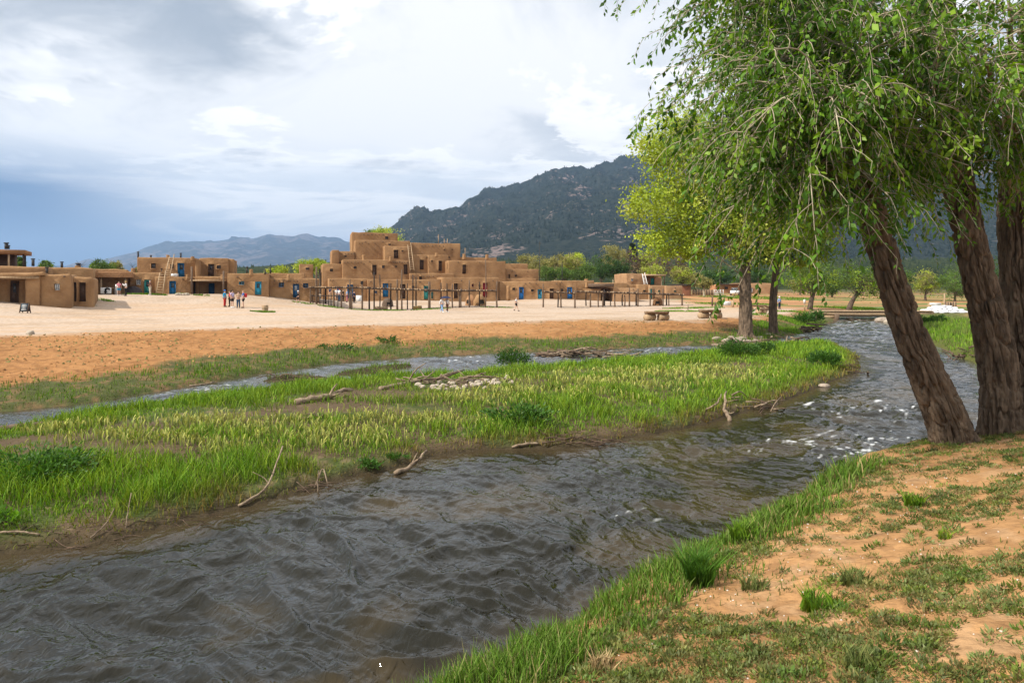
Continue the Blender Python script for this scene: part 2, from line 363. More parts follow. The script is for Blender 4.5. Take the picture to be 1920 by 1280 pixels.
# ================================================================== ground (one polar sheet cut into its surfaces)
GROUND = mat('ground_soil', (1.14, 1.14, 1.14), (.80, .79, .78), 4.5, .95, .03, 18, detail=10, attr=True, spec=.1)
th = np.concatenate([np.linspace(R(-115), R(-46), 40)[:-1], np.linspace(R(-46), R(46), 470), np.linspace(R(46), R(115), 40)[1:]])
rr = np.concatenate([np.geomspace(.5, 2.2, 24)[:-1], np.geomspace(2.2, 75, 450)[:-1], np.geomspace(75, 260, 90)[:-1], np.geomspace(260, 14000, 40)])
TT, RR = np.meshgrid(th, rr)
GX, GY = np.sin(TT)*RR, np.cos(TT)*RR
ff = fields(GX, GY); GZ = ground_z(GX, GY, ff)
def mixc(a, b, t): t = np.asarray(t)[..., None]; return np.asarray(a)*(1-t)+np.asarray(b)*t
def ground_col(x, y, f):
    n1 = fbm(x*.8, y*.8, 4, 41); n2 = fbm(x*4.5, y*4.5, 4, 43); n3 = fbm(x*.15, y*.15, 3, 47)
    near = mixc((.40, .222, .098), (.30, .16, .068), sst(-.3, .4, n1+.5*n2))
    near = mixc(near, (.44, .285, .16), sst(.1, .5, n2-.3*n1)*.5)
    near = mixc(near, (.24, .13, .06), sst(.15, .5, fbm(x*9, y*9, 3, 49))*.55)
    near = mixc(near, (.16, .10, .055), sst(.7, .2, f['near'])*.8)
    rb = mixc((.10, .11, .03), (.44, .25, .12), sst(6, 9, f['near']+n1*1.5))
    near = mixc(near, rb, sst(14, 20, y))
    isl = mixc((.105, .075, .045), (.065, .085, .025), sst(-.15, .25, n1))
    isl = mixc(isl, (.21, .15, .09), sst(.25, .6, n2+.4*n1)*.6)
    isl = mixc(isl, (.055, .042, .024), sst(.3, .02, f['isl']))
    slope = mixc((.36, .18, .070), (.25, .12, .045), sst(-.25, .45, n1*.6+n2))
    slope = mixc(slope, (.41, .225, .10), sst(.2, .6, n3+n1*.5)*.6)
    slope = mixc(mixc((.075, .085, .03), (.17, .11, .055), sst(-.1, .4, n2+n1*.4)), slope, sst(2.0, 3.6, f['far']+n1*1.8))
    pl = mixc((.47, .37, .285), (.40, .30, .215), sst(-.1, .5, n3+.4*n1))
    pl = mixc(pl, (.45, .30, .18), sst(0, .5, n2+n1*.4-.1)*.35)
    pl = mixc(pl, (.47, .32, .20), sst(.05, .45, fbm(f['pe']*.55, x*.035, 3, 57))*.55)
    far_side = mixc(slope, pl, sst(-1.0, 1.1, f['pe']+1.3*n1+.5*n2))
    fld = sst(80, 92, y)*sst(17, 23, x-.08*y)
    field = mixc((.42, .225, .105), (.34, .18, .085), sst(-.2, .4, n3+n1*.5))
    field = mixc(field, (.13, .17, .05), sst(.0, .25, fbm(x*.05, y*.25, 3, 55)))
    far_side = mixc(far_side, field, fld)
    r = np.hypot(x, y); valley = mixc((.075, .085, .035), (.15, .12, .06), sst(-.2, .4, n3))
    far_side = mixc(far_side, valley, sst(190, 260, r))
    bed = mixc((.06, .05, .03), (.10, .075, .04), sst(-.2, .3, n1))
    zl = [f['near'], f['far'], np.maximum(f['isl'], f['islet'])]
    c = np.where((zl[0] > -.3)[..., None], near, np.where((zl[1] > -.3)[..., None], far_side, np.where((zl[2] > -.3)[..., None], isl, bed)))
    return c
GC = ground_col(GX, GY, ff)
cen = lambda a: .25*(a[:-1, :-1]+a[1:, :-1]+a[:-1, 1:]+a[1:, 1:])
cn, cf, ci, cpz = cen(ff['near']), cen(ff['far']), np.maximum(cen(ff['isl']), cen(ff['islet'])), cen(ff['pe'])
cx_, cy_ = cen(GX), cen(GY)
reg = np.full(cn.shape, 5)
reg[ci > -.3] = 2
reg[cf > -.3] = 1
reg[(cf > -.3) & (cpz > 0)] = 3
reg[(cf > -.3) & (cpz > 0) & ((cy_ > 85) & (cx_ > .08*cy_+20) | (np.hypot(cx_, cy_) > 190))] = 4
reg[cn > -.3] = 0
nr, nc = GX.shape; idx = np.arange(nr*nc).reshape(nr, nc)
Q = np.stack([idx[:-1, :-1], idx[:-1, 1:], idx[1:, 1:], idx[1:, :-1]], -1)
V = np.stack([GX, GY, GZ], -1).reshape(-1, 3); VC = GC.reshape(-1, 3)
def cut(name, sel, label):
    q = Q[sel]; u, inv = np.unique(q.ravel(), return_inverse=True)
    o = link(name, mesh_np(name, V[u], inv.reshape(-1, 4), None, VC[u]), GROUND)
    return tag(o, label, None, None, 'structure')
cut('river_bank', reg == 0, 'sandy orange river bank with low weeds under the cottonwoods')
cut('sloping_bank', reg == 1, 'bare orange earth slope between the side channel and the plaza')
cut('river_island', reg == 2, 'low grassy island between the two river channels')
cut('plaza', reg == 3, 'wide pale packed earth plaza in front of the adobe houses')
cut('field', reg == 4, 'ploughed brown field and scrub valley floor beyond the plaza')
cut('riverbed', reg == 5, 'dark gravel bed under the river')

# ================================================================== river
tw = np.linspace(R(-60), R(44), 700); rw = np.concatenate([np.geomspace(2.0, 5, 60)[:-1], np.geomspace(5, 90, 720)])
TW, RW = np.meshgrid(tw, rw); WX, WY = np.sin(TW)*RW, np.cos(TW)*RW
wf = fields(WX, WY)
dl = np.maximum(np.maximum(wf['near'], wf['far']), np.maximum(wf['isl'], wf['islet']))
fu = np.array((.70, .71)); U = WX*fu[0]+WY*fu[1]; Vv = -WX*fu[1]+WY*fu[0]
wx_ = .8*fbm(U*.5, Vv*.5, 3, 61); wy_ = .8*fbm(U*.5+9, Vv*.5, 3, 62)
r1 = ridge(U*.75+wx_, Vv*.45+wy_, 1, 63, soft=.05); r2 = ridge(U*1.9+wx_*1.6, Vv*1.05+wy_*1.6, 2, 65, soft=.03); r3 = ridge(U*4.4+wx_*2.2, Vv*2.6+wy_*2.2, 2, 67, soft=.025)
b1 = fbm(U*.35, Vv*.3, 2, 69)
calm = sst(-.05, -.9, dl)                          # ripples die out at the banks
r4 = ridge(U*8.5+wx_*2.5, Vv*4.8+wy_*2.5, 1, 68, soft=.02)
amp_ = .75+.5*fbm(WX*.3, WY*.3, 2, 77)
H = (.062*r1+.066*r2+.042*r3+.013*r4+.06*b1)*(.2+.8*calm)*amp_
foam_zone = np.exp(-(((WX-7.3)/2.4)**2+((WY-13.6)/1.3)**2))+.55*np.exp(-(((WX-9.5)/2.5)**2+((WY-18)/2.5)**2))+.9*np.exp(-(((WX+3.3)/.42)**2+((WY-6.6)/.22)**2))+.45*np.exp(-(((WX-1.7)/.5)**2+((WY-9.6)/.4)**2))
foam_zone = foam_zone+.42*sst(24, 50, WY)
side = (wf['far'] > -5) & (WX < 12)
foam_zone = foam_zone+.34*side*(.6+.8*fbm(WX*.4, WY*.4, 2, 78))
H = H*(1+.7*np.minimum(foam_zone, 1))*np.where(side, .7, 1)
ff_ = fbm(U*4+wx_*6, Vv*11+wy_*6, 3, 72)
ht = sst(.25, .75, r2*.6+r3*.5+ff_*.5)*sst(.05, .45, ff_+foam_zone*.9-.62)
foam = np.clip(ht*1.35, 0, 1)*calm*sst(.12, .4, foam_zone)
sel = cen(dl) < .35
idx = np.arange(WX.size).reshape(WX.shape); Qw = np.stack([idx[:-1, :-1], idx[:-1, 1:], idx[1:, 1:], idx[1:, :-1]], -1)[sel]
u, inv = np.unique(Qw.ravel(), return_inverse=True)
sh = fbm(WX*.6, WY*.6, 3, 75)
body = mixc((.012, .011, .006), (.040, .029, .012), sst(0, .5, sh)); body = mixc(body, (.075, .054, .03), sst(-.8, -.1, dl)*.6)
wc = mixc(body, (.70, .72, .73), foam)
Wm = bpy.data.materials.new('river_water'); Wm.use_nodes = True; t = Wm.node_tree; b = t.nodes['Principled BSDF']
a = t.nodes.new('ShaderNodeVertexColor'); a.layer_name = 'col'; t.links.new(a.outputs[0], b.inputs['Base Color'])
b.inputs['Roughness'].default_value = .045; b.inputs['IOR'].default_value = 1.33; b.inputs['Specular IOR Level'].default_value = .5
tcn = t.nodes.new('ShaderNodeTexCoord'); mp = t.nodes.new('ShaderNodeMapping'); mp.inputs['Rotation'].default_value = (0, 0, R(-45)); mp.inputs['Scale'].default_value = (1.25, .8, 1)
t.links.new(tcn.outputs['Object'], mp.inputs[0])
n1 = t.nodes.new('ShaderNodeTexNoise'); n1.inputs['Scale'].default_value = 6.5; n1.inputs['Detail'].default_value = 2.5; n1.inputs['Distortion'].default_value = 1.2; n1.inputs['Roughness'].default_value = .5
t.links.new(mp.outputs[0], n1.inputs['Vector'])
bp = t.nodes.new('ShaderNodeBump'); bp.inputs['Distance'].default_value = .020; t.links.new(n1.outputs[0], bp.inputs['Height']); t.links.new(bp.outputs[0], b.inputs['Normal'])
river = link('river', mesh_np('river', np.stack([WX, WY, H], -1).reshape(-1, 3)[u], inv.reshape(-1, 4), None, wc.reshape(-1, 3)[u]), Wm)
tag(river, 'fast rippling dark river with white foam on its wave crests', None, None, 'structure')

# ================================================================== mountains
def prof(tab, px): a = np.array(tab, float); return np.interp(px, a[:, 0], a[:, 1])
def massif(name, tab, D0, D1, D2, na, nd, amp, mat_, label, seed, ex=1.2, freq=1.0, base=2.0):
    px = np.linspace(tab[0][0], tab[-1][0], na); s = np.linspace(0, 1.35, nd)
    PX, S = np.meshgrid(px, s); a_ = (PX-HX)/F
    D = D0+(D1-D0)*np.minimum(S, 1)+(D2-D1)*np.maximum(S-1, 0)/.35
    top = EYE+(HY-prof(tab, PX))/F*D1
    x = a_*D; y = D
    up = np.where(S <= 1, np.clip(S, 0, 1)**ex, 1-.5*(S-1)/.35)
    k = freq/D1*9
    nz = ridge(x*k, y*k*.6, 5, seed, .55); nz2 = fbm(x*k*3.2, y*k*2.2, 4, seed+5)
    z = base+(top-base)*up+amp*(nz*.8+nz2*.6)*np.clip(up*1.6, 0, 1)*np.where(S > .97, .25, 1)
    i = np.arange(PX.size).reshape(PX.shape); q = np.stack([i[:-1, :-1], i[:-1, 1:], i[1:, 1:], i[1:, :-1]], -1).reshape(-1, 4)
    o = link(name, mesh_np(name, np.stack([x, y, z], -1).reshape(-1, 3), q), mat_)
    tag(o, label, None, None, 'structure'); return np.stack([x, y, z], -1)
def mountmat(name, rockc, treec, treed, s1, s2, thr):
    m = bpy.data.materials.new(name); m.use_nodes = True; t = m.node_tree; b = t.nodes['Principled BSDF']; b.inputs['Roughness'].default_value = 1; b.inputs['Specular IOR Level'].default_value = 0
    tcn = t.nodes.new('ShaderNodeTexCoord')
    def noi(s, d=6, r=.6):
        n = t.nodes.new('ShaderNodeTexNoise'); n.inputs['Scale'].default_value = s; n.inputs['Detail'].default_value = d; n.inputs['Roughness'].default_value = r; t.links.new(tcn.outputs['Object'], n.inputs['Vector']); return n.outputs[0]
    def rg(x, a, b_):
        n = t.nodes.new('ShaderNodeMapRange'); t.links.new(x, n.inputs[0]); n.inputs[1].default_value = a; n.inputs[2].default_value = b_; return n.outputs[0]
    def mx(f, a, b_):
        n = t.nodes.new('ShaderNodeMix'); n.data_type = 'RGBA'; t.links.new(f, n.inputs[0])
        for i, x in ((6, a), (7, b_)):
            if isinstance(x, tuple): n.inputs[i].default_value = (*x, 1)
            else: t.links.new(x, n.inputs[i])
        return n.outputs[2]
    A = noi(s1, 8, .68); B = noi(s2, 3, .6)
    tree = mx(rg(B, .4, .6), treec, treed)
    sub = t.nodes.new('ShaderNodeMath'); sub.operation = 'ADD'; t.links.new(A, sub.inputs[0])
    ml = t.nodes.new('ShaderNodeMath'); ml.operation = 'MULTIPLY'; t.links.new(B, ml.inputs[0]); ml.inputs[1].default_value = .55; t.links.new(ml.outputs[0], sub.inputs[1])
    t.links.new(mx(rg(sub.outputs[0], thr, thr+.07), tree, rockc), b.inputs['Base Color'])
    bp = t.nodes.new('ShaderNodeBump'); bp.inputs['Distance'].default_value = .35/s2; t.links.new(B, bp.inputs['Height']); t.links.new(bp.outputs[0], b.inputs['Normal'])
    return m
MM = mountmat('mountain_forest', (.16, .125, .115), (.013, .020, .017), (.028, .034, .026), .008, .09, .88)
MF = mountmat('far_mountain', (.12, .10, .095), (.016, .022, .02), (.035, .038, .034), .0011, .012, .80)
MH = mountmat('foothill_scrub', (.10, .10, .05), (.022, .032, .014), (.045, .055, .022), .02, .16, .98)
far_tab = [(-700, 535), (-200, 530), (60, 512), (190, 488), (260, 470), (330, 456), (365, 451), (400, 453), (445, 446), (470, 449), (503, 437), (520, 441), (545, 443), (570, 442), (600, 447), (628, 446), (655, 455), (760, 470), (900, 480), (1500, 490), (2600, 520)]
massif('far_mountains', far_tab, 5200, 9000, 12000, 420, 110, 90, MF, 'hazy blue mountain range with a snowy summit beyond the two storey house', 81, 1.0, 1.6)
big_tab = [(560, 539), (640, 505), (690, 470), (720, 445), (745, 425), (770, 408), (790, 402), (812, 405), (840, 398), (880, 383), (930, 366), (990, 342), (1030, 327), (1060, 321), (1095, 322), (1120, 314), (1150, 307), (1190, 300), (1260, 288), (1380, 262), (1550, 250), (1750, 262), (1950, 285), (2300, 350), (2800, 470), (3200, 535)]
BIG = massif('wooded_mountain', big_tab, 850, 2700, 3600, 520, 170, 55, MM, 'large dark wooded mountain with bare rock patches behind the pueblo', 91, 1.1, 1.5)
foot_tab = [(-600, 538), (250, 530), (330, 515), (430, 502), (560, 494), (660, 489), (760, 486), (900, 492), (1050, 490), (1200, 478), (1350, 482), (1600, 486), (2000, 492), (2800, 520)]
FOOT = massif('foothills', foot_tab, 330, 760, 1000, 300, 60, 5, MH, 'low dark green foothills dotted with trees behind the houses', 101, .9, 1.2)
# conifers covering the slopes, far too many to count
def forest(name, S, n, h0, h1, seed, label, c0, c1, lo=.1):
    r = np.random.default_rng(seed); g = S.reshape(-1, 3); nd, na = S.shape[:2]
    i = r.uniform(lo*nd, nd*.80, n); j = r.uniform(0, na-1.01, n); a0 = i.astype(int); b0 = j.astype(int); fi = (i-a0)[:, None]; fj = (j-b0)[:, None]
    p = (S[a0, b0]*(1-fi)+S[a0+1, b0]*fi)*(1-fj)+(S[a0, b0+1]*(1-fi)+S[a0+1, b0+1]*fi)*fj
    keep = fbm(p[:, 0]*.006, p[:, 1]*.006, 3, seed) > -.25; p = p[keep]; n = len(p)
    h = r.uniform(h0, h1, n); w_ = h*r.uniform(.28, .45, n); k = 5; a_ = np.arange(k)*2*np.pi/k
    ring = p[:, None]+np.stack([np.cos(a_)[None]*w_[:, None], np.sin(a_)[None]*w_[:, None], np.broadcast_to(-h[:, None]*.1, (n, k))], -1)
    tip = p[:, None]+np.stack([np.zeros(n), np.zeros(n), h], -1)[:, None]
    v = np.concatenate([ring, tip], 1).reshape(-1, 3); e = np.arange(k); base = np.arange(n)[:, None]*(k+1)
    tr = np.stack([base+e, base+(e+1) % k, np.broadcast_to(base+k, (n, k))], -1).reshape(-1, 3)
    c = mixc(c0, c1, r.random(n)); c = np.repeat(c, k+1, 0)
    o = link(name, mesh_np(name, v, None, tr, c, False), LEAFD); tag(o, label, None, None, 'stuff')
LEAFD = mat('conifer_foliage', (1, 1, 1), (.8, .8, .8), .3, .95, attr=True, spec=0)
forest('mountain_forest', BIG, 24000, 5, 9.5, 5, 'dark conifer forest covering the big mountain', (.010, .017, .013), (.024, .032, .020), .05)
forest('foothill_forest', FOOT, 4200, 2.2, 4.6, 6, 'scattered dark conifers covering the low foothills', (.020, .030, .014), (.04, .055, .022), .1)

# ================================================================== haze
hb = Geo().box(-9500, 9500, -300, 12600, -3, 900)
haze = link('haze', hb.mesh('haze', smooth=False), None); tag(haze, 'thin bluish air between the plaza and the mountains', None, None, 'stuff')
hm = bpy.data.materials.new('haze_air'); hm.use_nodes = True; t = hm.node_tree; t.nodes.clear()
pvn = t.nodes.new('ShaderNodeVolumePrincipled'); pvn.inputs['Color'].default_value = (.42, .63, .97, 1); pvn.inputs['Density'].default_value = 1.05e-4; pvn.inputs['Anisotropy'].default_value = .2
mo = t.nodes.new('ShaderNodeOutputMaterial'); t.links.new(pvn.outputs[0], mo.inputs['Volume']); haze.data.materials.append(hm)

# ================================================================== adobe houses
class Frame:
    """a facade line: s runs along it, k runs back from it"""
    def __init__(s, px, Y, deg):
        s.P = np.array(((px-HX)/F*Y, Y)); t = R(deg); s.u = np.array((math.cos(t), math.sin(t))); s.n = np.array((-math.sin(t), math.cos(t)))
    def s_(s, px, k):
        a = (px-HX)/F; c, d = s.u
        return (a*(s.P[1]+k*c)-s.P[0]+k*d)/(c-a*d)
    def Y(s, sv, k): return s.P[1]+sv*s.u[1]+k*s.n[1]
    def z(s, px, py, k): return EYE+(HY-py)/F*s.Y(s.s_(px, k), k)
    def w(s, p):
        p = np.asarray(p, float); xy = s.P+p[..., 0:1]*s.u+p[..., 1:2]*s.n
        return np.concatenate([xy, p[..., 2:3]], -1)
def lines(a, b, r, extra, step=1.1):
    L_ = [a, a+r*.35, a+r, b-r, b-r*.35, b]
    n = max(1, int((b-a)/step)); L_ += list(np.linspace(a+r, b-r, n+1)); L_ += [e for e in extra if a < e < b]
    L_ = sorted(L_); out = [L_[0]]
    for x in L_[1:]:
        if x-out[-1] > .02 or x in extra: out.append(x)
    out[-1] = b if out[-1] > b-.02 else out[-1]
    if out[-1] < b: out.append(b)
    return out
def adobe_geo(fr, s0, s1, k0, k1, z0, z1, ops, r=.11, seed=0, amp=.042):
    """rounded, slightly uneven mud-brick block with real openings in its front"""
    r = min(r, (s1-s0)*.3, (k1-k0)*.3)
    es = [e for o in ops for e in (o[0], o[1])]; ez = [e for o in ops for e in (o[2], o[3])]
    S = lines(s0, s1, r, es); Z = lines(z0, z1, r, ez); K = lines(k0, k1, r, [], 2.5)
    key = {}; pts = []; faces = []
    def vid(s, k, z):
        q = (round(s, 4), round(k, 4), round(z, 4))
        if q not in key: key[q] = len(pts); pts.append((s, k, z))
        return key[q]
    def inop(s, z): return any(o[0] < s < o[1] and o[2] < z < o[3] for o in ops)
    for i in range(len(S)-1):
        for j in range(len(Z)-1):
            if not inop((S[i]+S[i+1])/2, (Z[j]+Z[j+1])/2):
                faces.append([vid(S[i], k0, Z[j]), vid(S[i+1], k0, Z[j]), vid(S[i+1], k0, Z[j+1]), vid(S[i], k0, Z[j+1])])
        for j in range(len(K)-1):
            faces.append([vid(S[i], K[j], z1), vid(S[i+1], K[j], z1), vid(S[i+1], K[j+1], z1), vid(S[i], K[j+1], z1)])
    for i in range(len(K)-1):
        for j in range(len(Z)-1):
            faces.append([vid(s0, K[i+1], Z[j]), vid(s0, K[i], Z[j]), vid(s0, K[i], Z[j+1]), vid(s0, K[i+1], Z[j+1])])
            faces.append([vid(s1, K[i], Z[j]), vid(s1, K[i+1], Z[j]), vid(s1, K[i+1], Z[j+1]), vid(s1, K[i], Z[j+1])])
    nb = len(pts)
    for o in ops:                                   # reveals
        ss = [x for x in S if o[0]-1e-6 <= x <= o[1]+1e-6]; zz = [x for x in Z if o[2]-1e-6 <= x <= o[3]+1e-6]
        loop = [(x, o[2]) for x in ss]+[(o[1], x) for x in zz[1:]]+[(x, o[3]) for x in ss[::-1][1:]]+[(o[0], x) for x in zz[::-1][1:]]
        for (a, b), (c, d) in zip(loop[:-1], loop[1:]):
            f0 = vid(a, k0, b); f1 = vid(c, k0, d); g0 = len(pts); pts.append((a, k0+.3, b)); pts.append((c, k0+.3, d))
            faces.append([f0, g0, g0+1, f1])
    p = np.array(pts, float)
    lo = np.array((s0+r, k0+r, z0)); hi = np.array((s1-r, k1-r, z1-r))
    q = np.clip(p, lo, hi); d = p-q; ln = np.linalg.norm(d, axis=1, keepdims=True)
    on = (ln[:, 0] > 1e-6); on[nb:] = False
    p = np.where(on[:, None], q+d/np.maximum(ln, 1e-6)*r, p)
    wpos = fr.w(p)
    nz = np.stack([vn(wpos[:, 0]*.7+i*31, wpos[:, 1]*.7, wpos[:, 2]*.7, seed+i) for i in range(3)], -1)
    nz2 = np.stack([vn(wpos[:, 0]*2.3+i*31, wpos[:, 1]*2.3, wpos[:, 2]*2.3, seed+i+5) for i in range(3)], -1)
    top = sst(z1-.9, z1, p[:, 2])[:, None]
    wpos = wpos+nz*amp*(1+.8*top)+nz2*amp*.4
    return Geo().add(wpos, faces)
def local_box(g, fr, s0, s1, k0, k1, z0, z1): g.box(s0, s1, k0, k1, z0, z1, B=lambda p: fr.w(p)); return g
def opening_parts(root, fr, k0, o, kind, m):
    s0, s1, z0, z1 = o; k = k0+.17; e = .07
    if kind in ('door', 'screen'):
        d = part('door', local_box(Geo(), fr, s0-e, s1+e, k, k+.06, z0-e, z1+e), m, root, smooth=False)
        g = Geo(); f = .10
        for a in ((s0, s0+f, z0, z1), (s1-f, s1, z0, z1), (s0+f, s1-f, z1-f, z1)): local_box(g, fr, a[0], a[1], k-.06, k-.003, a[2], a[3])
        part('frame', g, m, root, d, False)
        if kind == 'screen':
            h = z1-z0; part('pane', local_box(Geo(), fr, s0+.2, s1-.2, k-.03, k-.004, z0+h*.52, z1-.22), GLASS if m is not NAVY else PALEGL, root, d, False)
            g = Geo(); local_box(g, fr, s0+.2, s1-.2, k-.03, k-.005, z0+h*.12, z0+h*.42); part('lower_panel', g, m, root, d, False)
        else:
            g = Geo()
            for t in (.33, .66): local_box(g, fr, s0+(s1-s0)*t-.012, s0+(s1-s0)*t+.012, k-.02, k-.004, z0, z1-f)
            part('batten', g, m, root, d, False)
        part('handle', local_box(Geo(), fr, s1-.22, s1-.17, k-.09, k-.062, z0+(z1-z0)*.45, z0+(z1-z0)*.52), PIPE, root, d, False)
    elif kind == 'hole':
        part('doorway', local_box(Geo(), fr, s0-e, s1+e, k+.12, k+.15, z0-e, z1+e), BROWN, root, smooth=False)
    else:
        wdw = part('window', local_box(Geo(), fr, s0-e, s1+e, k+.02, k+.05, z0-e, z1+e), GLASS if m is not WHITE else PALEGL, root, smooth=False)
        fm = BROWN if m is None else m
        g = Geo(); f = .07
        for a in ((s0, s0+f, z0, z1), (s1-f, s1, z0, z1), (s0+f, s1-f, z1-f, z1), (s0+f, s1-f, z0, z0+f)): local_box(g, fr, a[0], a[1], k-.03, k+.016, a[2], a[3])
        sm = (s0+s1)/2; local_box(g, fr, sm-.02, sm+.02, k-.02, k+.016, z0+f, z1-f)
        part('frame', g, fm, root, wdw, False)
        part('sill', local_box(Geo(), fr, s0-.08, s1+.08, k0-.06, k0+.08, z0-.09, z0-.01), ADOBE3, root, wdw, False)
_seed = [0]
def block(root, fr, px0, px1, py, k, depth, ops=(), m=None, zb=None, name='wall', vigas=None, r=.11, py2=None):
    """one mud-brick volume of a house, given by its front corners on the facade"""
    _seed[0] += 7
    s0, s1 = fr.s_(px0, k), fr.s_(px1, k); z1 = fr.z((px0+px1)/2, py, k)
    c = fr.w(np.array(((s0+s1)/2, k, 0)))
    z0 = zb if zb is not None else min(gz(*fr.w(np.array((s, k, 0)))[:2]) for s in (s0, (s0+s1)/2, s1))-.25
    oo = []
    for (kind, a, b, c_, d, mm) in ops:
        lo_ = max(fr.z((a+c_)/2, d, k), z0+.15)
        oo.append((fr.s_(a, k), fr.s_(c_, k), lo_, min(fr.z((a+c_)/2, b, k), z1-.25)))
    part(name, adobe_geo(fr, s0, s1, k, k+depth, z0, z1, oo, r, _seed[0]), m or ADOBE, root)
    for o, (kind, a, b, c_, d, mm) in zip(oo, ops): opening_parts(root, fr, k, o, kind, mm)
    for (vx, vy) in (vigas or ()):
        s = fr.s_(vx, k); z = fr.z(vx, vy, k); ln = random.uniform(.25, .5)
        p = fr.w(np.array([(s, k+.1, z), (s, k-ln, z-.02)])); part('roof_beam', Geo().tube(p, [.085, .075], 7), WOOD, root)
    return s0, s1, z0, z1
def pipe_on(root, px, y0, y1, Y, r=.09, m=None, name='chimney_pipe'):
    a, b = at(px, y0, Y), at(px, y1, Y)
    g = Geo().tube([b, a], r, 8); g.tube([a+(0, 0, .02), a+(0, 0, .12)], r*1.4, 8); part(name, g, m or PIPE, root)
def clay_chimney(root, px, y0, y1, Y, r=.3):
    a, b = at(px, y0, Y), at(px, y1, Y); h = a[2]-b[2]
    p = [b+(0, 0, -.3), b+(0, 0, h*.3), b+(0, 0, h*.8), a]; part('chimney', Geo().tube(catmull(p, 7), [r*1.1, r*1.05, r, r*.9, r*.9, r*.95, r*.8], 10, jit=.015), ADOBE, root)
def house(name, label, px, Y, deg):
    fr = Frame(px, Y, deg); x, y = fr.P; return thing(name, label, 'building', (x, y, gz(x, y))), fr
V6 = lambda xs, y: [(x, y) for x in xs]

# ---- the great stepped pueblo
t, f = house('stepped_pueblo', 'tall stepped adobe pueblo of four receding storeys beside the big ramada', 612, 106, 17)
block(t, f, 616, 691, 522, 0, 7, [('window', 676, 526.5, 681.5, 534, None), ('screen', 651, 533.5, 662, 559, BLUE), ('door', 630, 538, 638, 559.5, BLUE)], vigas=V6((619, 624), 525))
block(t, f, 690, 830, 523.5, -.9, 9, [('screen', 717.5, 531, 728, 557, BLUE), ('window', 702, 545, 707, 550, BLUE), ('hole', 750, 532.5, 760, 560, None), ('window', 772, 535.5, 777, 540, None),
      ('screen', 794.5, 535.5, 804, 561, TURQ), ('window', 808.5, 547, 812.5, 560, TURQ)], vigas=V6((695, 786, 788), 528))
block(t, f, 829, 935, 520, -1.6, 9, [('hole', 851, 531, 859, 559, None), ('window', 884, 532, 888, 538, RED), ('window', 897, 533, 900.5, 538, None), ('door', 905, 530, 914, 557, RED)], vigas=V6((865, 924), 526))
block(t, f, 604, 643, 494.5, 5, 8, [('window', 618.5, 503.5, 624, 509, None)])
block(t, f, 642, 770, 487.3, 4.4, 9, [('window', 663, 499, 668.5, 504, None), ('hole', 698, 496.5, 706, 515, None), ('window', 716, 497.5, 721, 503, None), ('window', 741, 498, 745, 500.8, None), ('hole', 757, 496, 764, 514, None)],
      vigas=V6((646, 652, 659, 665, 671, 677), 492)+V6((737, 741, 745, 749, 754, 758, 763, 767), 492)+V6((693, 749), 490)+[(682.5, 494.5)])
block(t, f, 561, 587, 495, 8, 7, [('window', 573, 501.5, 580, 506, None)])
block(t, f, 769, 852, 512, 3.2, 8, [('hole', 786, 517.5, 791, 524, None)], vigas=V6((770, 776, 793, 800, 805, 812), 518))
block(t, f, 770, 803.5, 477.5, 7.5, 7, [('hole', 787, 487, 794.5, 505, None)], vigas=V6((800, ), 481.5))
block(t, f, 803, 841, 478.5, 6.9, 7, [('window', 808, 488, 811.5, 491.2, None), ('hole', 822, 489, 828.5, 508, None)])
block(t, f, 841, 948, 489, 4.2, 8, [('hole', 867, 496, 874, 513, None)], vigas=V6((859, 899), 491.5))
block(t, f, 947, 1010, 504.5, 4.8, 6, [('hole', 953.5, 514, 956, 523, None), ('window', 965, 515, 969, 519, None)], vigas=V6((960, 989), 508.5))
block(t, f, 947, 990, 494, 8, 6, vigas=V6((954,), 492.5))
block(t, f, 862, 932, 483, 11, 6)
block(t, f, 721, 766.5, 461.3, 6.8, 6, [('hole', 738, 468, 747, 484, None), ('window', 752.5, 469, 756.5, 472, None)])
block(t, f, 635, 665, 470.8, 9.5, 6, [('window', 646, 479, 650, 482.5, None)], vigas=V6((641, 647, 653, 659, 663), 475.5))
block(t, f, 621.5, 636, 469, 8.2, 7)
block(t, f, 666, 769, 450.3, 9.6, 7, [('window', 728, 456.5, 732.5, 460, None)], vigas=V6((674, 679.5, 691, 703), 456.3)+V6((685, 718), 453.5))
block(t, f, 767, 863, 456, 10.2, 7, [('window', 833, 466.5, 835, 469, None), ('window', 847, 467, 849, 469.5, None), ('window', 841, 481, 844, 484, None)], vigas=V6((791, 797, 803, 810, 817, 824), 461)+[(831, 461.5)])
block(t, f, 660, 746, 436, 13.6, 6, [('window', 722, 443, 728, 448.7, None)], vigas=V6((682, 690, 697, 704, 711, 718), 439.7))
for a in ((682, 478, 488, 114, .28), (870, 476, 484, 120, .3), (913, 477, 484, 121, .3), (818, 474, 479, 116, .25), (732, 481, 488, 113, .25)): clay_chimney(t, *a)
for a in ((822, 441, 457, 121), (833, 449, 458, 121), (839, 449, 458, 121), (872, 466, 478, 121)): pipe_on(t, *a, r=.05, m=WOODP, name='roof_pole')
for (px_, py_, k_, w_) in ((662, 521.5, 3, 5), (712, 521.5, 2, 7), (735, 521, 1.5, 4), (802, 523, 1, 6), (842, 517, 2, 5), (950, 524, 3, 4)):
    pass
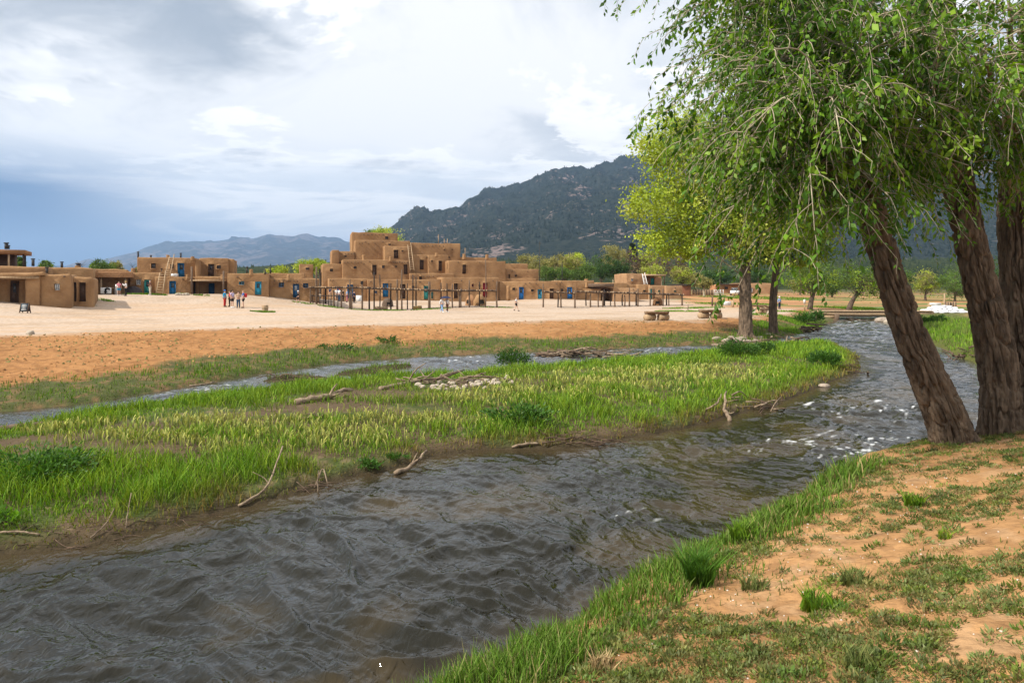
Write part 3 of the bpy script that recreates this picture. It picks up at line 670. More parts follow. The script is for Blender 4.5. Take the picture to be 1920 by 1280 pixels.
# ---- houses in line to the side of it
t2, f2 = house('adobe_row_house', 'long single storey adobe house with two blue doors behind the open pole ramada', 936, 113, 9)
block(t2, f2, 936, 1050, 527.5, 0, 8, [('window', 961, 539, 966, 544, None), ('screen', 973, 538, 982, 561, BRIGHTB), ('window', 996, 542, 1001, 547, None), ('screen', 1008, 542, 1016, 563, CYAN), ('hole', 1030.5, 541, 1038.5, 562, None)],
      vigas=V6((985, 1005, 1043), 531.5)+[(993, 530)])
block(t2, f2, 1049.5, 1081, 525.8, .8, 7, [('window', 1051.5, 541, 1056, 546, None), ('screen', 1063.5, 538, 1073, 559.5, BRIGHTB)], vigas=V6((1052,), 529))
block(t2, f2, 1078, 1114, 526, 5, 6)
block(t2, f2, 945, 1005, 521.5, 6, 6)
clay_chimney(t2, 1099, 523, 528, 122, .35); clay_chimney(t2, 953, 536, 560, 112, .32)
t3, f3 = house('porch_house', 'low adobe house with a heavy pole porch roof beside the row house', 1081, 117, 7)
block(t3, f3, 1081, 1127, 541, 0, 5)
block(t3, f3, 1081, 1151, 535.5, 3.5, 6, [('window', 1131, 543, 1137, 548, None), ('hole', 1146, 552, 1150, 567, None)], m=ADOBE2)
g = Geo(); p0 = f3.w(np.array((f3.s_(1104, -1), -.6, 0))); z = f3.z(1120, 534.5, 0)
part('porch_roof', local_box(Geo(), f3, f3.s_(1104, 0), f3.s_(1149, 0), -.8, 4, z-.35, z+.25), WOOD, t3, smooth=False)
block(t3, f3, 1149.5, 1199, 540, -.4, 6, [], m=ADOBE3, vigas=V6((1187,), 542))
block(t3, f3, 1119, 1176, 530, 8, 5); clay_chimney(t3, 1100, 529, 537, 118, .3)
t4, f4 = house('two_storey_adobe_house', 'small two storey adobe house with a ladder and roofed balcony past the ramadas', 1174, 127, 14)
block(t4, f4, 1175, 1212, 513, 1.5, 6, [('window', 1183, 522.5, 1188, 527, WHITE)], m=ADOBE3)
block(t4, f4, 1196, 1219, 533.5, -1.5, 6, [('window', 1206, 543.5, 1211, 547.5, None)])
block(t4, f4, 1212, 1240, 518, 3.6, 4, [('door', 1220, 521, 1227, 533, TURQ)], m=ADOBE2)
z = f4.z(1228, 517, 0); part('balcony_roof', local_box(Geo(), f4, f4.s_(1211, 0), f4.s_(1247, 0), -.4, 5, z, z+.28), WOODP, t4, smooth=False)
for px_ in (1216, 1246):
    a = at(px_, 533, 129.5); part('post', Geo().tube([a, a+(0, 0, z-a[2]+.05)], .08, 7), WOOD, t4)
block(t4, f4, 1218, 1251, 535, -2.2, 9, [('door', 1218.8, 541, 1222.5, 560, TURQ), ('window', 1234, 543.5, 1237.5, 548, TURQ)], m=ADOBE3)
block(t4, f4, 1249, 1280, 536, -2.8, 9, [('window', 1263.5, 544, 1268, 547.5, TURQ)], m=ADOBE3, vigas=V6((1265,), 539))
block(t4, f4, 1172, 1197, 533, -.5, 5)
t5, f5 = house('red_adobe_house', 'dark red adobe house end beside the plank fence', 1279, 142, 6)
block(t5, f5, 1279, 1296, 535.5, 0, 8, m=mat('red_adobe', (.27, .12, .07), (.2, .09, .05), 2, .95))
z = f5.z(1288, 534.5, 0); part('roof_slab', local_box(Geo(), f5, f5.s_(1277, 0), f5.s_(1298, 0), -.4, 8.4, z-.05, z+.2), WOODD, t5, smooth=False)
t6, f6 = house('far_ranch_house', 'pale orange adobe ranch house seen past the cottonwood trunks', 1350, 165, 0)
ORG = mat('orange_plaster', (.50, .25, .12), (.42, .2, .095), 1, .9)
block(t6, f6, 1350, 1389, 533, 0, 9, [('window', 1358.5, 537.5, 1365, 542, None), ('door', 1376, 538, 1383, 549, WOODP)], m=ORG)
z = f6.z(1365, 532.5, 0); part('porch_roof', local_box(Geo(), f6, f6.s_(1350, 0), f6.s_(1390, 0), -1.4, -.05, z-.2, z+.05), WOODD, t6, smooth=False)
block(t6, f6, 1388.5, 1446, 531, .6, 9, [('window', 1406.5, 540, 1411.5, 548, WHITE), ('window', 1421, 540, 1426, 546, WHITE)], m=ADOBE3)

# ---- house with ladders
t7, f7 = house('ladder_house', 'two storey adobe house with blue doors and two wooden ladders', 250, 79, 18)
block(t7, f7, 243, 301, 511, 0, 6, [('window', 255, 524, 264, 534, WHITE), ('screen', 270, 524, 282, 551.5, TURQ)])
block(t7, f7, 290, 357, 519, -1.2, 6, [('screen', 317, 526.5, 330, 552.5, BLUE)], vigas=V6((343,), 523))
block(t7, f7, 257, 367, 483, 2.2, 6, [('window', 283, 493.5, 292, 503, None), ('window', 319, 494.5, 326, 503, None), ('screen', 333, 492.5, 346, 518.8, BLUE)])
block(t7, f7, 366, 374, 486, 1.2, 5)
block(t7, f7, 373, 428, 484, 3.0, 6, [('screen', 390, 494.5, 401, 518, BROWN), ('window', 406, 497, 414, 504, None)])
block(t7, f7, 427, 439, 486, 3.8, 5, [])
block(t7, f7, 356, 427, 519.5, 1.6, 5, [('door', 391, 531, 402, 555, NAVY), ('hole', 362.5, 529, 368, 551, None)])
z = f7.z(390, 524.5, -1.2)
part('porch_roof', local_box(Geo(), f7, f7.s_(354, -1.2), f7.s_(421, -1.2), -1.4, 1.75, z-.18, z), WOODP, t7, smooth=False)
part('porch_parapet', adobe_geo(f7, f7.s_(366, 0), f7.s_(418, 0), .1, 1.5, z-.02, z+.38, [], .12, 99), ADOBE, t7)
for px_ in (359.5, 419): 
    a = at(px_, 500 if px_ < 400 else 508, 78.7); b = np.array((a[0], a[1], gz(a[0], a[1])-.1)); part('porch_post', Geo().tube([b, a], .11, 8, jit=.01), WOOD, t7)
block(t7, f7, 426, 504, 512, -.5, 7, [('window', 448, 527.5, 458, 534, CYAN), ('screen', 478, 528, 490, 552.5, CYAN)], vigas=V6((445.5,), 519))
for a in ((259, 473.5, 484, 84), (339, 476, 484, 84), (283, 480, 484, 85), (303, 505, 513, 82), (463, 502, 513, 83), (497, 507, 514, 83), (507, 503, 513, 84)): pipe_on(t7, *a, r=.1)
for a in ((315, 478, 484, 82.5, .22), (361, 481, 485, 82, .22), (352, 515, 521, 79.2, .2), (417, 515, 521, 80, .2), (250, 503, 512, 81, .25), (471, 505, 513, 82, .22)): clay_chimney(t7, *a)
part('white_chair', Geo().box(*[c for c in (at(321, 516, 81)[0], at(331, 516, 81)[0], 80.9, 81.5)], at(325, 518.7, 81)[2], at(325, 513, 81)[2]), WHITE, t7, smooth=False)
t8, f8 = house('low_adobe_house', 'low adobe house with small blue framed windows next to the ramada end', 504, 84.3, 16)
block(t8, f8, 504, 598, 521.5, 0, 6, [('window', 522.5, 529, 532, 538, BLUE), ('screen', 549, 532, 560.5, 558, NAVY), ('window', 568, 531, 577.5, 540, BLUE)], vigas=V6((515, 523, 531, 539, 545, 551, 557), 526.5))
block(t8, f8, 504, 572, 512, 3.2, 5); clay_chimney(t8, 541, 515, 523, 85, .22)

# ---- houses at the plaza's end
t9, f9 = house('porch_adobe_house', 'low worn adobe house with a wooden porch lintel and small pale window', 0, 57, 28)
block(t9, f9, -90, 74, 519, 1.4, 6, [('screen', 18.5, 526.5, 35, 570, BROWN)], r=.2)
block(t9, f9, 46, 74, 513.5, 0, 3, r=.2); block(t9, f9, -90, -20, 513.5, 0, 3, r=.2)
z = f9.z(20, 522.5, 0); part('lintel_beam', local_box(Geo(), f9, f9.s_(-22, 0), f9.s_(73, 0), -.25, .1, z, z+.22), WOODP, t9, smooth=False)
part('porch_roof', adobe_geo(f9, f9.s_(-95, 0), f9.s_(84, 0), -.3, 3, z+.24, z+.52, [], .14, 12, .06), ADOBE, t9)
block(t9, f9, 74, 133, 514.5, .4, 6, [('window', 103, 532, 112, 544, WHITE)], r=.22, vigas=V6((121,), 518))
block(t9, f9, 132, 176, 519.5, 3, 6, [('hole', 134.5, 529.5, 143.5, 565, None), ('hole', 149, 529.5, 161, 565, None)], r=.25)
block(t9, f9, -80, 90, 498.5, 5, 4, r=.3)
pipe_on(t9, 62, 487, 499, 62, .12); pipe_on(t9, 88, 503, 512, 58, .1)
t10, f10 = house('rooftop_shelter', 'wooden rooftop shelter with posts and a flat roof above the porch house', 0, 66, 28)
t10['category'] = 'shelter'
za = f10.z(20, 476, 0); zb_ = f10.z(20, 502, 0)-.6
part('roof', local_box(Geo(), f10, f10.s_(-60, 0), f10.s_(47.5, 0), -.3, 4.2, za, za+.4), ADOBE2, t10, smooth=False)
part('room_wall', local_box(Geo(), f10, f10.s_(-58, 2), f10.s_(26, 2), 1.8, 4, zb_, za-.01), BROWN, t10, smooth=False)
for px_, k_ in ((16.5, 0), (29, 3.8), (44, 0), (47, 3.8), (-30, 0)):
    b = f10.w(np.array((f10.s_(px_, k_), k_, zb_))); part('post', Geo().tube([b, b+(0, 0, za-zb_+.02)], .09, 7), WOODD if px_ != 16.5 else WOODP, t10)
pipe_on(t10, 12, 457, 467, 67, .16); pipe_on(t10, 16, 462, 467, 67.5, .1)
block(t10, f10, -80, 58, 500, -1, 8, r=.25)
t11, f11 = house('flat_adobe_house', 'flat roofed adobe house wall with a dark stove pipe behind the worn house', 88, 70, 28)
block(t11, f11, 88, 175, 501.5, 0, 7, r=.2); pipe_on(t11, 116, 492.5, 503, 73, .12); clay_chimney(t11, 146, 498, 505, 72, .3); pipe_on(t11, 147, 495.5, 499, 72, .2)
block(t11, f11, 168, 240, 505, 6, 6, r=.2)
t12, f12 = house('open_porch_house', 'adobe house with a deep shady open porch behind a white sales table', 173, 75, 26)
block(t12, f12, 173, 246, 519.5, 3, 5, [], m=ADOBE2)
za = f12.z(210, 520, 0)
part('porch_roof', adobe_geo(f12, f12.s_(173, 0), f12.s_(248, 0), -.5, 3.2, za, za+.62, [], .12, 44, .05), ADOBE2, t12)
for px_ in (189, 235, 175):
    x, y, _ = f12.w(np.array((f12.s_(px_, 0), .1, 0))); part('post', Geo().tube([(x, y, gz(x, y)-.1), (x, y, za+.03)], .12, 8, jit=.012), WOODP, t12)
block(t12, f12, 164, 189, 529, .3, 3, r=.2)

# ================================================================== ladders, ramadas, ovens, benches
def ladder(label, b, tpt, w0, w1, n, mat_=None, group=None):
    b, tpt = np.array(b, float), np.array(tpt, float)
    o = thing('wooden_ladder', label, 'ladder', tuple(b), group); sx = np.array((1.0, 0, 0))
    for s, ex in ((-1, 0), (1, .35)):
        p0 = b+sx*s*w0/2; p1 = tpt+sx*s*w1/2; part('rail', Geo().tube([p0, (p0+p1)/2, p1+(p1-p0)*ex*.25], [.065, .06, .05], 7), mat_ or WOODP, o)
    for i in range(n):
        t_ = (i+.7)/(n+.6); c = b+(tpt-b)*t_; h = (w0+(w1-w0)*t_)/2+.06
        part('rung', Geo().tube([c-sx*h, c+sx*h], .035, 6), mat_ or WOODP, o)
def gnd(px, Y): x = (px-HX)/F*Y; return np.array((x, Y, gz(x, Y)))
ladder('long pale ladder leaning on the upper storey of the ladder house', at(314, 518.5, 80.4), at(322, 480, 82), .62, .5, 9)
ladder('ladder with dark rungs from plaza to terrace of the ladder house', at(299, 551, 77.4)*[1, 1, 1], at(305, 511, 78.6), .75, .62, 8)
ladder('tall ladder leaning on the third storey of the stepped pueblo', at(773, 507, 112.5), at(767.5, 459, 116), .62, .55, 11)
ladder('short white ladder on the small two storey adobe house', at(1211, 533, 127), at(1206.5, 513, 128.4), .6, .5, 7, WHITE)
def post_at(root, px, ytop, Y, r=.09, m=WOOD, lean=0.0):
    b = gnd(px, Y); z = EYE+(HY-ytop)/F*Y
    tp = np.array((b[0]+lean, Y, z)); mid_ = (b+tp)/2+rng.normal(0, .03, 3)*[1, 1, 0]
    part('post', Geo().tube(catmull([b-(0, 0, .15), mid_, tp], 6), np.linspace(r*1.15, r*.85, 6)*rng.uniform(.92, 1.08, 6), 7), m, root)
def rail(root, p, r=.085, m=WOOD, name='rail'):
    q = catmull(p, 10); q = q+rng.normal(0, .025, q.shape); part(name, Geo().tube(q, np.linspace(r*1.1, r*.8, 10), 7), m, root)
def ramada(label, Yf, Yb, posts, ry, extra=()):
    px_ = [p[0] for p in posts]; o = thing('pole_ramada', label, 'ramada', tuple(gnd((min(px_)+max(px_))/2, Yf)), 'open pole frames on the plaza')
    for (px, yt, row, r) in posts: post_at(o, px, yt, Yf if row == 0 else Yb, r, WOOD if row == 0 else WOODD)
    for (a, b, ya, yb) in ry:
        for Yr in (Yf, Yb): rail(o, [at(a, ya, Yr)*1.0, (at(a, ya, Yr)+at(b, yb, Yr))/2, at(b, yb, Yr)])
        n = int((b-a)/2.6)
        for i in range(n):                                   # cross poles of the roof
            t_ = (i+.5)/n; px = a+(b-a)*t_; py = ya+(yb-ya)*t_-1.3
            rail(o, [at(px, py, Yf-.4), at(px, py, (Yf+Yb)/2)+(0, 0, .02), at(px, py, Yb+.4)], random.uniform(.04, .075), random.choice((WOOD, WOODP, WOODD)), 'roof_pole')
    return o
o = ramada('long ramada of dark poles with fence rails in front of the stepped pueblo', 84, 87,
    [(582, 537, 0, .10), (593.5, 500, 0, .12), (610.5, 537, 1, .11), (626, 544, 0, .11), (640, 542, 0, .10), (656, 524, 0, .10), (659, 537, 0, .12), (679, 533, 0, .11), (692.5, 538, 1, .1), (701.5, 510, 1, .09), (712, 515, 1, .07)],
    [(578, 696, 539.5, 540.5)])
for (a, b, y_, Yr) in ((582, 626, 554, 84.0), (582, 626, 565, 84.0), (626, 656, 555, 84.0)): rail(o, [at(a, y_, Yr), at((a+b)/2, y_+.3, Yr), at(b, y_, Yr)], .06, WOODD)
for px in (587, 600, 606, 616, 621, 633): post_at(o, px, 552, 84.1, .05, WOODD)
ramada('ramada of tall crooked poles standing by the clay ovens', 84.5, 88,
    [(733, 531, 1, .09), (745, 524, 0, .12), (753.5, 505, 0, .10), (764, 531, 1, .07), (774, 515, 1, .08), (780, 518, 1, .08), (805, 528, 0, .16), (827, 530, 1, .09), (838, 531, 1, .08), (848.5, 532, 0, .09), (861, 546, 0, .08), (864, 540, 0, .09), (880, 525, 0, .10), (899, 528, 1, .08), (910.5, 486, 0, .07), (932, 527, 0, .10)],
    [(697, 810, 541, 545), (806, 932, 545, 546)])
ramada('short ramada frame with two end posts before the blue doors', 93, 95.5,
    [(1018.5, 532, 0, .10), (1046, 544, 1, .09), (1052, 551, 0, .11), (1078, 544, 0, .11)], [(1017, 1080, 547.5, 550.5)])
ramada('long low ramada running up to the grassy sand mound', 96, 99.5,
    [(1099, 549, 1, .09), (1107, 550, 0, .11), (1122, 551, 0, .10), (1130, 547, 0, .10), (1133, 543, 1, .12), (1145, 548, 1, .07), (1153, 551, 0, .11), (1167, 552, 1, .10), (1171, 553, 0, .10), (1180, 540, 0, .11), (1193, 545, 1, .10), (1196, 541, 0, .10), (1219, 552, 0, .10), (1226, 541, 1, .08), (1243, 541, 0, .11), (1250, 553, 1, .1), (1254, 553, 0, .09), (1279, 554, 0, .12)],
    [(1080, 1183, 547, 550), (1180, 1283, 549.5, 553.5)])
def oven(label, px, Y, r, h, face=-90, m=ADOBE):
    b = gnd(px, Y); o = thing('clay_oven', label, 'oven', tuple(b), 'dome ovens on the plaza')
    g = Geo(); n, k = 28, 14; v = []
    for i in range(k+1):
        t_ = i/k*math.pi/2; rad = r*math.cos(t_)**.75; z = h*math.sin(t_)**.95
        for j in range(n):
            a_ = 2*math.pi*j/n; v.append((b[0]+rad*math.cos(a_), b[1]+rad*math.sin(a_), b[2]-.05+z))
    v = np.array(v); v += (.05*np.stack([vn(v[:, 0]*2+i, v[:, 1]*2, v[:, 2]*2, 3+i) for i in range(3)], -1))
    q = []; fa = R(face)
    for i in range(k):
        for j in range(n):
            am = 2*math.pi*(j+.5)/n; dz_ = (i+.5)/k; da = abs((am-fa+math.pi) % (2*math.pi)-math.pi)
            if da < .42 and .02 < dz_ < .36: continue
            q.append((i*n+j, i*n+(j+1) % n, (i+1)*n+(j+1) % n, (i+1)*n+j))
    part('dome', g.add(v, q), m, o)
    part('inside', Geo().add(np.vstack([(v-b)*[.9, .9, .93]+b]), [x for i in range(k) for j in range(n) for x in [(i*n+j, i*n+(j+1) % n, (i+1)*n+(j+1) % n, (i+1)*n+j)]]), mat('dark_inside', (.03, .025, .02), rough=1), o)  # near-black inner dome fills the oven opening
    c = b+np.array((math.cos(fa), math.sin(fa), 0))*r*1.02
    part('hearth_ledge', Geo().tube([c+(0, 0, -.1), c+(0, 0, .14), c+(0, 0, .2)], [r*.42, r*.40, r*.34], 12, jit=.02), m, o)
oven('round clay oven with ledge at the near edge of ramada by the umbrella walkers', 899, 90, .82, 1.55, -62)
oven('grey brown clay oven half hidden behind its paler neighbour', 883, 92.5, .75, 1.45, -120, ADOBE2)
oven('dark weathered clay oven under the ramada before the blue panel', 727, 94, .8, 1.15, -60, mat('dark_clay', (.12, .085, .06), (.09, .06, .04), 3, .95, .03, 10))
oven('pointed clay oven under the low ramada by the mound', 1233, 98, .75, 1.25, -100, ADOBE2)
# log benches
def slab(label, px, py, L_, rot=0.0, top=.62, group=None, Y=None):
    b = hit(px, py) if Y is None else gnd(px, Y); o = thing('log_bench', label, 'bench', tuple(b), group or 'split log benches at the plaza edge'); c, s_ = math.cos(rot), math.sin(rot)
    def B(p):
        p = np.asarray(p, float); return np.stack([b[0]+p[..., 0]*c-p[..., 1]*s_, b[1]+p[..., 0]*s_+p[..., 1]*c, b[2]+p[..., 2]], -1)
    for k_ in (-1, 1):
        p = B(np.array([(k_*L_*.30-.34, -.16, .2), (k_*L_*.30, 0, .2), (k_*L_*.30+.34, .16, .2)])); part('support_log', Geo().tube(p, [.23, .24, .23], 12, jit=.012), WOODP, o)
    n = 9; v = []; xs = np.linspace(-L_/2, L_/2, n); prof_ = [(-.32, top), (-.34, top-.06), (-.2, top-.2), (.2, top-.2), (.34, top-.06), (.32, top)]
    for x in xs:
        for (y_, z_) in prof_: v.append((x, y_, z_))
    v = np.array(v)+rng.normal(0, .012, (len(v), 3)); q = [(i*6+j, i*6+(j+1) % 6, (i+1)*6+(j+1) % 6, (i+1)*6+j) for i in range(n-1) for j in range(6)]
    g = Geo().add(B(v), q, [(0, 2, 1), (0, 3, 2), (0, 5, 3), (5, 4, 3)]); e = (n-1)*6; g.t.append(np.array([(e, e+1, e+2), (e, e+2, e+3), (e, e+3, e+5), (e+5, e+3, e+4)]))
    part('seat', g, mat('sawn_log_top', (.26, .17, .10), (.15, .1, .06), 7, .85, .01, 30), o, smooth=False)
slab('split log bench on two stout logs at the bare slope top', 1231, 600.5, 1.55, .05)
slab('split log bench on short logs by the shady slope near cottonwood trunks', 1331, 596.5, 1.5, -.05)
slab('split log table beside the thick cottonwood trunk', 1417, 573, 2.3, .1, .66, Y=78)
slab('low split log seat between the two cottonwood trunks', 1428, 585, 1.1, .5, .5, Y=66)
slab('short log seat beyond the slimmer cottonwood trunk', 1440, 578, 1.0, .2, .5, Y=80)

# ================================================================== small things on the plaza
def log(name, label, pts, r, m, cat, group=None, n=9):
    p = catmull(pts, 8); o = thing(name, label, cat, tuple(p[0]), group)
    part('bark', Geo().tube(p, np.full(8, r)*rng.uniform(.93, 1.07, 8), n, jit=r*.03), m, o)
    for e, d in ((0, 1), (-1, -2)):
        dv = p[e]-p[d]; dv /= np.linalg.norm(dv); part('cut_end', Geo().tube([p[e], p[e]+dv*.015], r*.93, n), mat('cut_wood', (.52, .38, .22), (.44, .3, .17), 12, .8), o)
    return o
b = gnd(496, 58.5); 
b = hit(497, 584)
log('tree_stump', 'pale sawn tree stump standing in a grass patch on the plaza', [b-(0, 0, .1), b+(0, 0, .28), b+(0, 0, .55)], .27, WOODP, 'stump')
for a, l in (((702, 727, 571), 'thick yellowish log lying under the ramada by the dark oven'),):
    p0, p1 = gnd(a[0], 87), gnd(a[1], 87.2); log('lying_log', l, [p0+(0, 0, .2), (p0+p1)/2+(0, 0, .22), p1+(0, 0, .2)], .2, WOODP, 'log')
p0, p1 = gnd(776, 86.8), gnd(790, 86.6); log('short_log', 'short yellow log lying by the crooked ramada poles', [p0+(0, 0, .22), (p0+p1)/2+(0, 0, .22), p1+(0, 0, .22)], .22, mat('yellow_log', (.5, .33, .12), (.38, .25, .09), 8, .8), 'log')
def easel(label, px, py, h, w_, m, fm, Y=None):
    b = hit(px, py) if Y is None else gnd(px, Y); o = thing('sandwich_board', label, 'sign', tuple(b)); x, y, z = b
    for s_, nm in ((-1, 'panel'), (1, 'back_panel')):
        def B(p, s_=s_): p = np.asarray(p, float).copy(); p[:, 1] = p[:, 1]+s_*(h-p[:, 2])*.22; return p+b
        part('board', Geo().box(-w_/2+.05, w_/2-.05, -.012, .012, h*.16, h-.05, B), m, o, smooth=False)
        for a in (-w_/2, w_/2): part('leg', Geo().box(a-.03, a+.03, -.02, .02, 0, h, B), fm, o, smooth=False)
        part('rail', Geo().box(-w_/2, w_/2, -.021, .021, h-.05, h, B), fm, o, smooth=False)
        if s_ < 0 and m is not WHITE:
            for i in range(5):
                ww = w_*(.32-.05*(i % 3)); part('chalk_line', Geo().box(-ww, ww, -.020, -.013, h*(.3+.12*i), h*(.3+.12*i)+.03, B), WHITE, o, smooth=False)
easel('black chalkboard sandwich sign standing before the porch house', 47, 587, .78, .6, mat('chalkboard', (.03, .045, .06), (.05, .08, .1), 6, .7), BROWN)
easel('white sandwich board sign standing under the long ramada', 673, 562, 1.05, .75, WHITE, WHITE, 97)
# vendor table
b = gnd(202, 74); o = thing('vendor_table', 'small sales table under a white cloth before the shady porch', 'table', tuple(b))
part('table_top', Geo().box(b[0]-.55, b[0]+.55, b[1]-.3, b[1]+.3, b[2]+.70, b[2]+.74), WOODP, o, smooth=False)
for sx in (-.5, .5):
    for sy in (-.25, .25): part('leg', Geo().box(b[0]+sx-.02, b[0]+sx+.02, b[1]+sy-.02, b[1]+sy+.02, b[2], b[2]+.7), WOODD, o, smooth=False)
v = []; n = 24
for i in range(n+1): t_ = i/n; v += [(b[0]-.58+1.16*t_, b[1]-.33+.03*math.sin(t_*40), b[2]+.10), (b[0]-.57+1.14*t_, b[1]-.315, b[2]+.755), (b[0]-.57+1.14*t_, b[1]+.32, b[2]+.755)]
part('tablecloth', Geo().add(v, [x for i in range(n) for x in ((i*3, i*3+3, i*3+4, i*3+1), (i*3+1, i*3+4, i*3+5, i*3+2))]), WHITE, o)
p = [b+(.2+.25*math.cos(a_), -.36, .42+.25*math.sin(a_)) for a_ in np.linspace(.4, 4.2, 9)]
part('dark_emblem', Geo().tube(p, np.linspace(.05, .16, 9), 6), DARK, o)
b2 = gnd(217.5, 74.5); o = thing('white_board', 'tall narrow white notice board leaning beside the sales table', 'board', tuple(b2))
part('panel', Geo().box(b2[0]-.16, b2[0]+.16, b2[1]-.02, b2[1]+.02, b2[2], b2[2]+1.1, lambda p: p+np.stack([0*p[:, 2], (p[:, 2]-b2[2])*.15, 0*p[:, 2]], -1)), WHITE, o, smooth=False)
# tarp mound beside porch
b = gnd(250, 77.5); o = thing('covered_heap', 'heap under a dark cover beside the turquoise screen door', 'heap', tuple(b)); g = Geo(); n, k = 16, 7; v = []
for i in range(k+1):
    t_ = i/k*math.pi/2
    for j in range(n): a_ = 2*math.pi*j/n; v.append((b[0]+1.0*math.cos(t_)*math.cos(a_), b[1]+.6*math.cos(t_)*math.sin(a_), b[2]-.05+.95*math.sin(t_)**.8))
v = np.array(v)+rng.normal(0, .03, (len(v), 3)); part('cover', g.add(v, [(i*n+j, i*n+(j+1) % n, (i+1)*n+(j+1) % n, (i+1)*n+j) for i in range(k) for j in range(n)]), mat('dark_cover', (.035, .028, .03), (.06, .05, .05), 4, .8), o)
# white sign between stumps, posts, gate and fence near the field
b = gnd(1363.5, 88); o = thing('white_sign', 'white notice panel between two short log posts on the mound', 'sign', tuple(b)); x, y, z = b
part('panel', Geo().box(x-.5, x+.5, y-.03, y+.03, z+.2, z+.75), WHITE, o, smooth=False)
for i, (a, c) in enumerate(((-.34, .3), (-.28, .22), (-.36, .34))): part('lettering', Geo().box(x+a, x+c, y-.036, y-.031, z+.58-.13*i, z+.63-.13*i), mat('grey_print', (.3, .3, .3)), o, smooth=False)
for s_ in (-.72, .72): part('post', Geo().tube([(x+s_, y, z-.1), (x+s_, y, z+.85)], .16, 10, jit=.01), WOODP, o)
for px, Y, h, l in ((1335.5, 92, 1.35, 'tall reddish post at the fence line beyond the mound'), (1341, 90, .6, 'short grey post beside the tall reddish post'), (1382, 90, .5, 'squat log post half behind the thick cottonwood trunk'), (1290, 80, .65, 'thin dark stake at the edge of the grassy mound')):
    b = gnd(px, Y); o = thing('wooden_post', l, 'post', tuple(b)); part('shaft', Geo().tube([b-(0, 0, .1), b+(0, 0, h*.5), b+(.02, 0, h)], [.12, .115, .1] if h != .65 else [.05, .05, .04], 8, jit=.008), WOOD if h != .5 else WOODP, o); part('cap', Geo().tube([b+(.02, 0, h), b+(.02, 0, h+.02)], .1 if h != .65 else .04, 8), WOODP, o)
b = gnd(1508.5, 84); o = thing('marker_post', 'slim marker post with a white top beside the crooked tree', 'post', tuple(b))
part('shaft', Geo().box(b[0]-.05, b[0]+.05, b[1]-.05, b[1]+.05, b[2]-.1, b[2]+.7), WOODP, o, smooth=False); part('cap', Geo().box(b[0]-.12, b[0]+.12, b[1]-.06, b[1]+.06, b[2]+.7, b[2]+1.2), WHITE, o, smooth=False)
b = gnd(1318, 150); o = thing('plank_fence', 'brown plank fence beyond the field next to a white gate', 'fence', tuple(b)); x0 = (1297-HX)/F*150; x1 = (1340-HX)/F*150; n = 26
for i in range(n):
    x = x0+(x1-x0)*(i+.5)/n; h = 1.25+random.uniform(-.08, .08); z = gz(x, 150); part('plank', Geo().box(x-.085, x+.085, 149.97+random.uniform(-.02, .02), 150.01, z-.1, z+h), WOOD if i % 3 else WOODP, o, smooth=False)
b = gnd(1347.5, 149); o = thing('white_gate', 'white barred gate at the end of the plank fence', 'gate', tuple(b)); x0 = (1339-HX)/F*149; x1 = (1356-HX)/F*149; z = b[2]
for i in range(4): part('bar', Geo().box(x0, x1, 148.97, 149.03, z+.15+.33*i, z+.24+.33*i), WHITE, o, smooth=False)
for i in range(4): x = x0+(x1-x0)*i/3; part('upright', Geo().box(x-.05, x+.05, 148.9, 148.96, z, z+1.3), WHITE, o, smooth=False)
# small parked car behind the ranch porch
def car(label, px, Y, m, zoff=0, rot=1.2):
    b = gnd(px, Y)+(0, 0, zoff); o = thing('parked_car', label, 'car', tuple(b)); c, s_ = math.cos(rot), math.sin(rot)
    def B(p): p = np.asarray(p, float); return np.stack([b[0]+p[..., 0]*c-p[..., 1]*s_, b[1]+p[..., 0]*s_+p[..., 1]*c, b[2]+p[..., 2]], -1)
    pr = [(-2.2, .35), (-2.25, .8), (-1.9, 1.02), (-1.1, 1.08), (1.2, 1.0), (2.1, .85), (2.2, .4)]; cab = [(-1.5, 1.04), (-1.05, 1.55), (.4, 1.58), (1.15, 1.02)]
    for nm, q_, hw, mm in (('body', pr, .86, m), ('cabin', cab, .74, GLASS)):
        k_ = len(q_); v = [(x, s__*hw*(1 if z < 1.3 else .88), z) for s__ in (-1, 1) for x, z in q_]; fq = [(i, i+1, k_+i+1, k_+i) for i in range(k_-1)]+[(k_-1, 0, k_, 2*k_-1)]
        tr = [(0, i+1, i) for i in range(1, k_-1)]+[(k_, k_+i, k_+i+1) for i in range(1, k_-1)]; part(nm, Geo().add(B(np.array(v)), fq, tr), mm, o, smooth=False)
    part('roof_panel', Geo().box(-1.0, .38, -.62, .62, 1.575, 1.61, B), m, o, smooth=False)
    for x in (-1.4, 1.35):
        for y in (-.85, .85):
            tw_ = part('wheel', Geo().tube(B(np.array([(x, y-.1, .33), (x, y+.1, .33)])), .33, 14), PIPE, o); part('rim', Geo().tube(B(np.array([(x, y-.11, .33), (x, y+.11, .33)])), .18, 10), mat('rim_metal', (.5, .5, .5), rough=.4, metal=.8), o, tw_)
    for y in (-.6, .6): part('headlight', Geo().box(2.12, 2.2, y-.14, y+.14, .66, .78, B), WHITE, o, smooth=False)
car('white car parked before the far ranch house beside the thick trunk', 1378, 152, WHITE, 0)
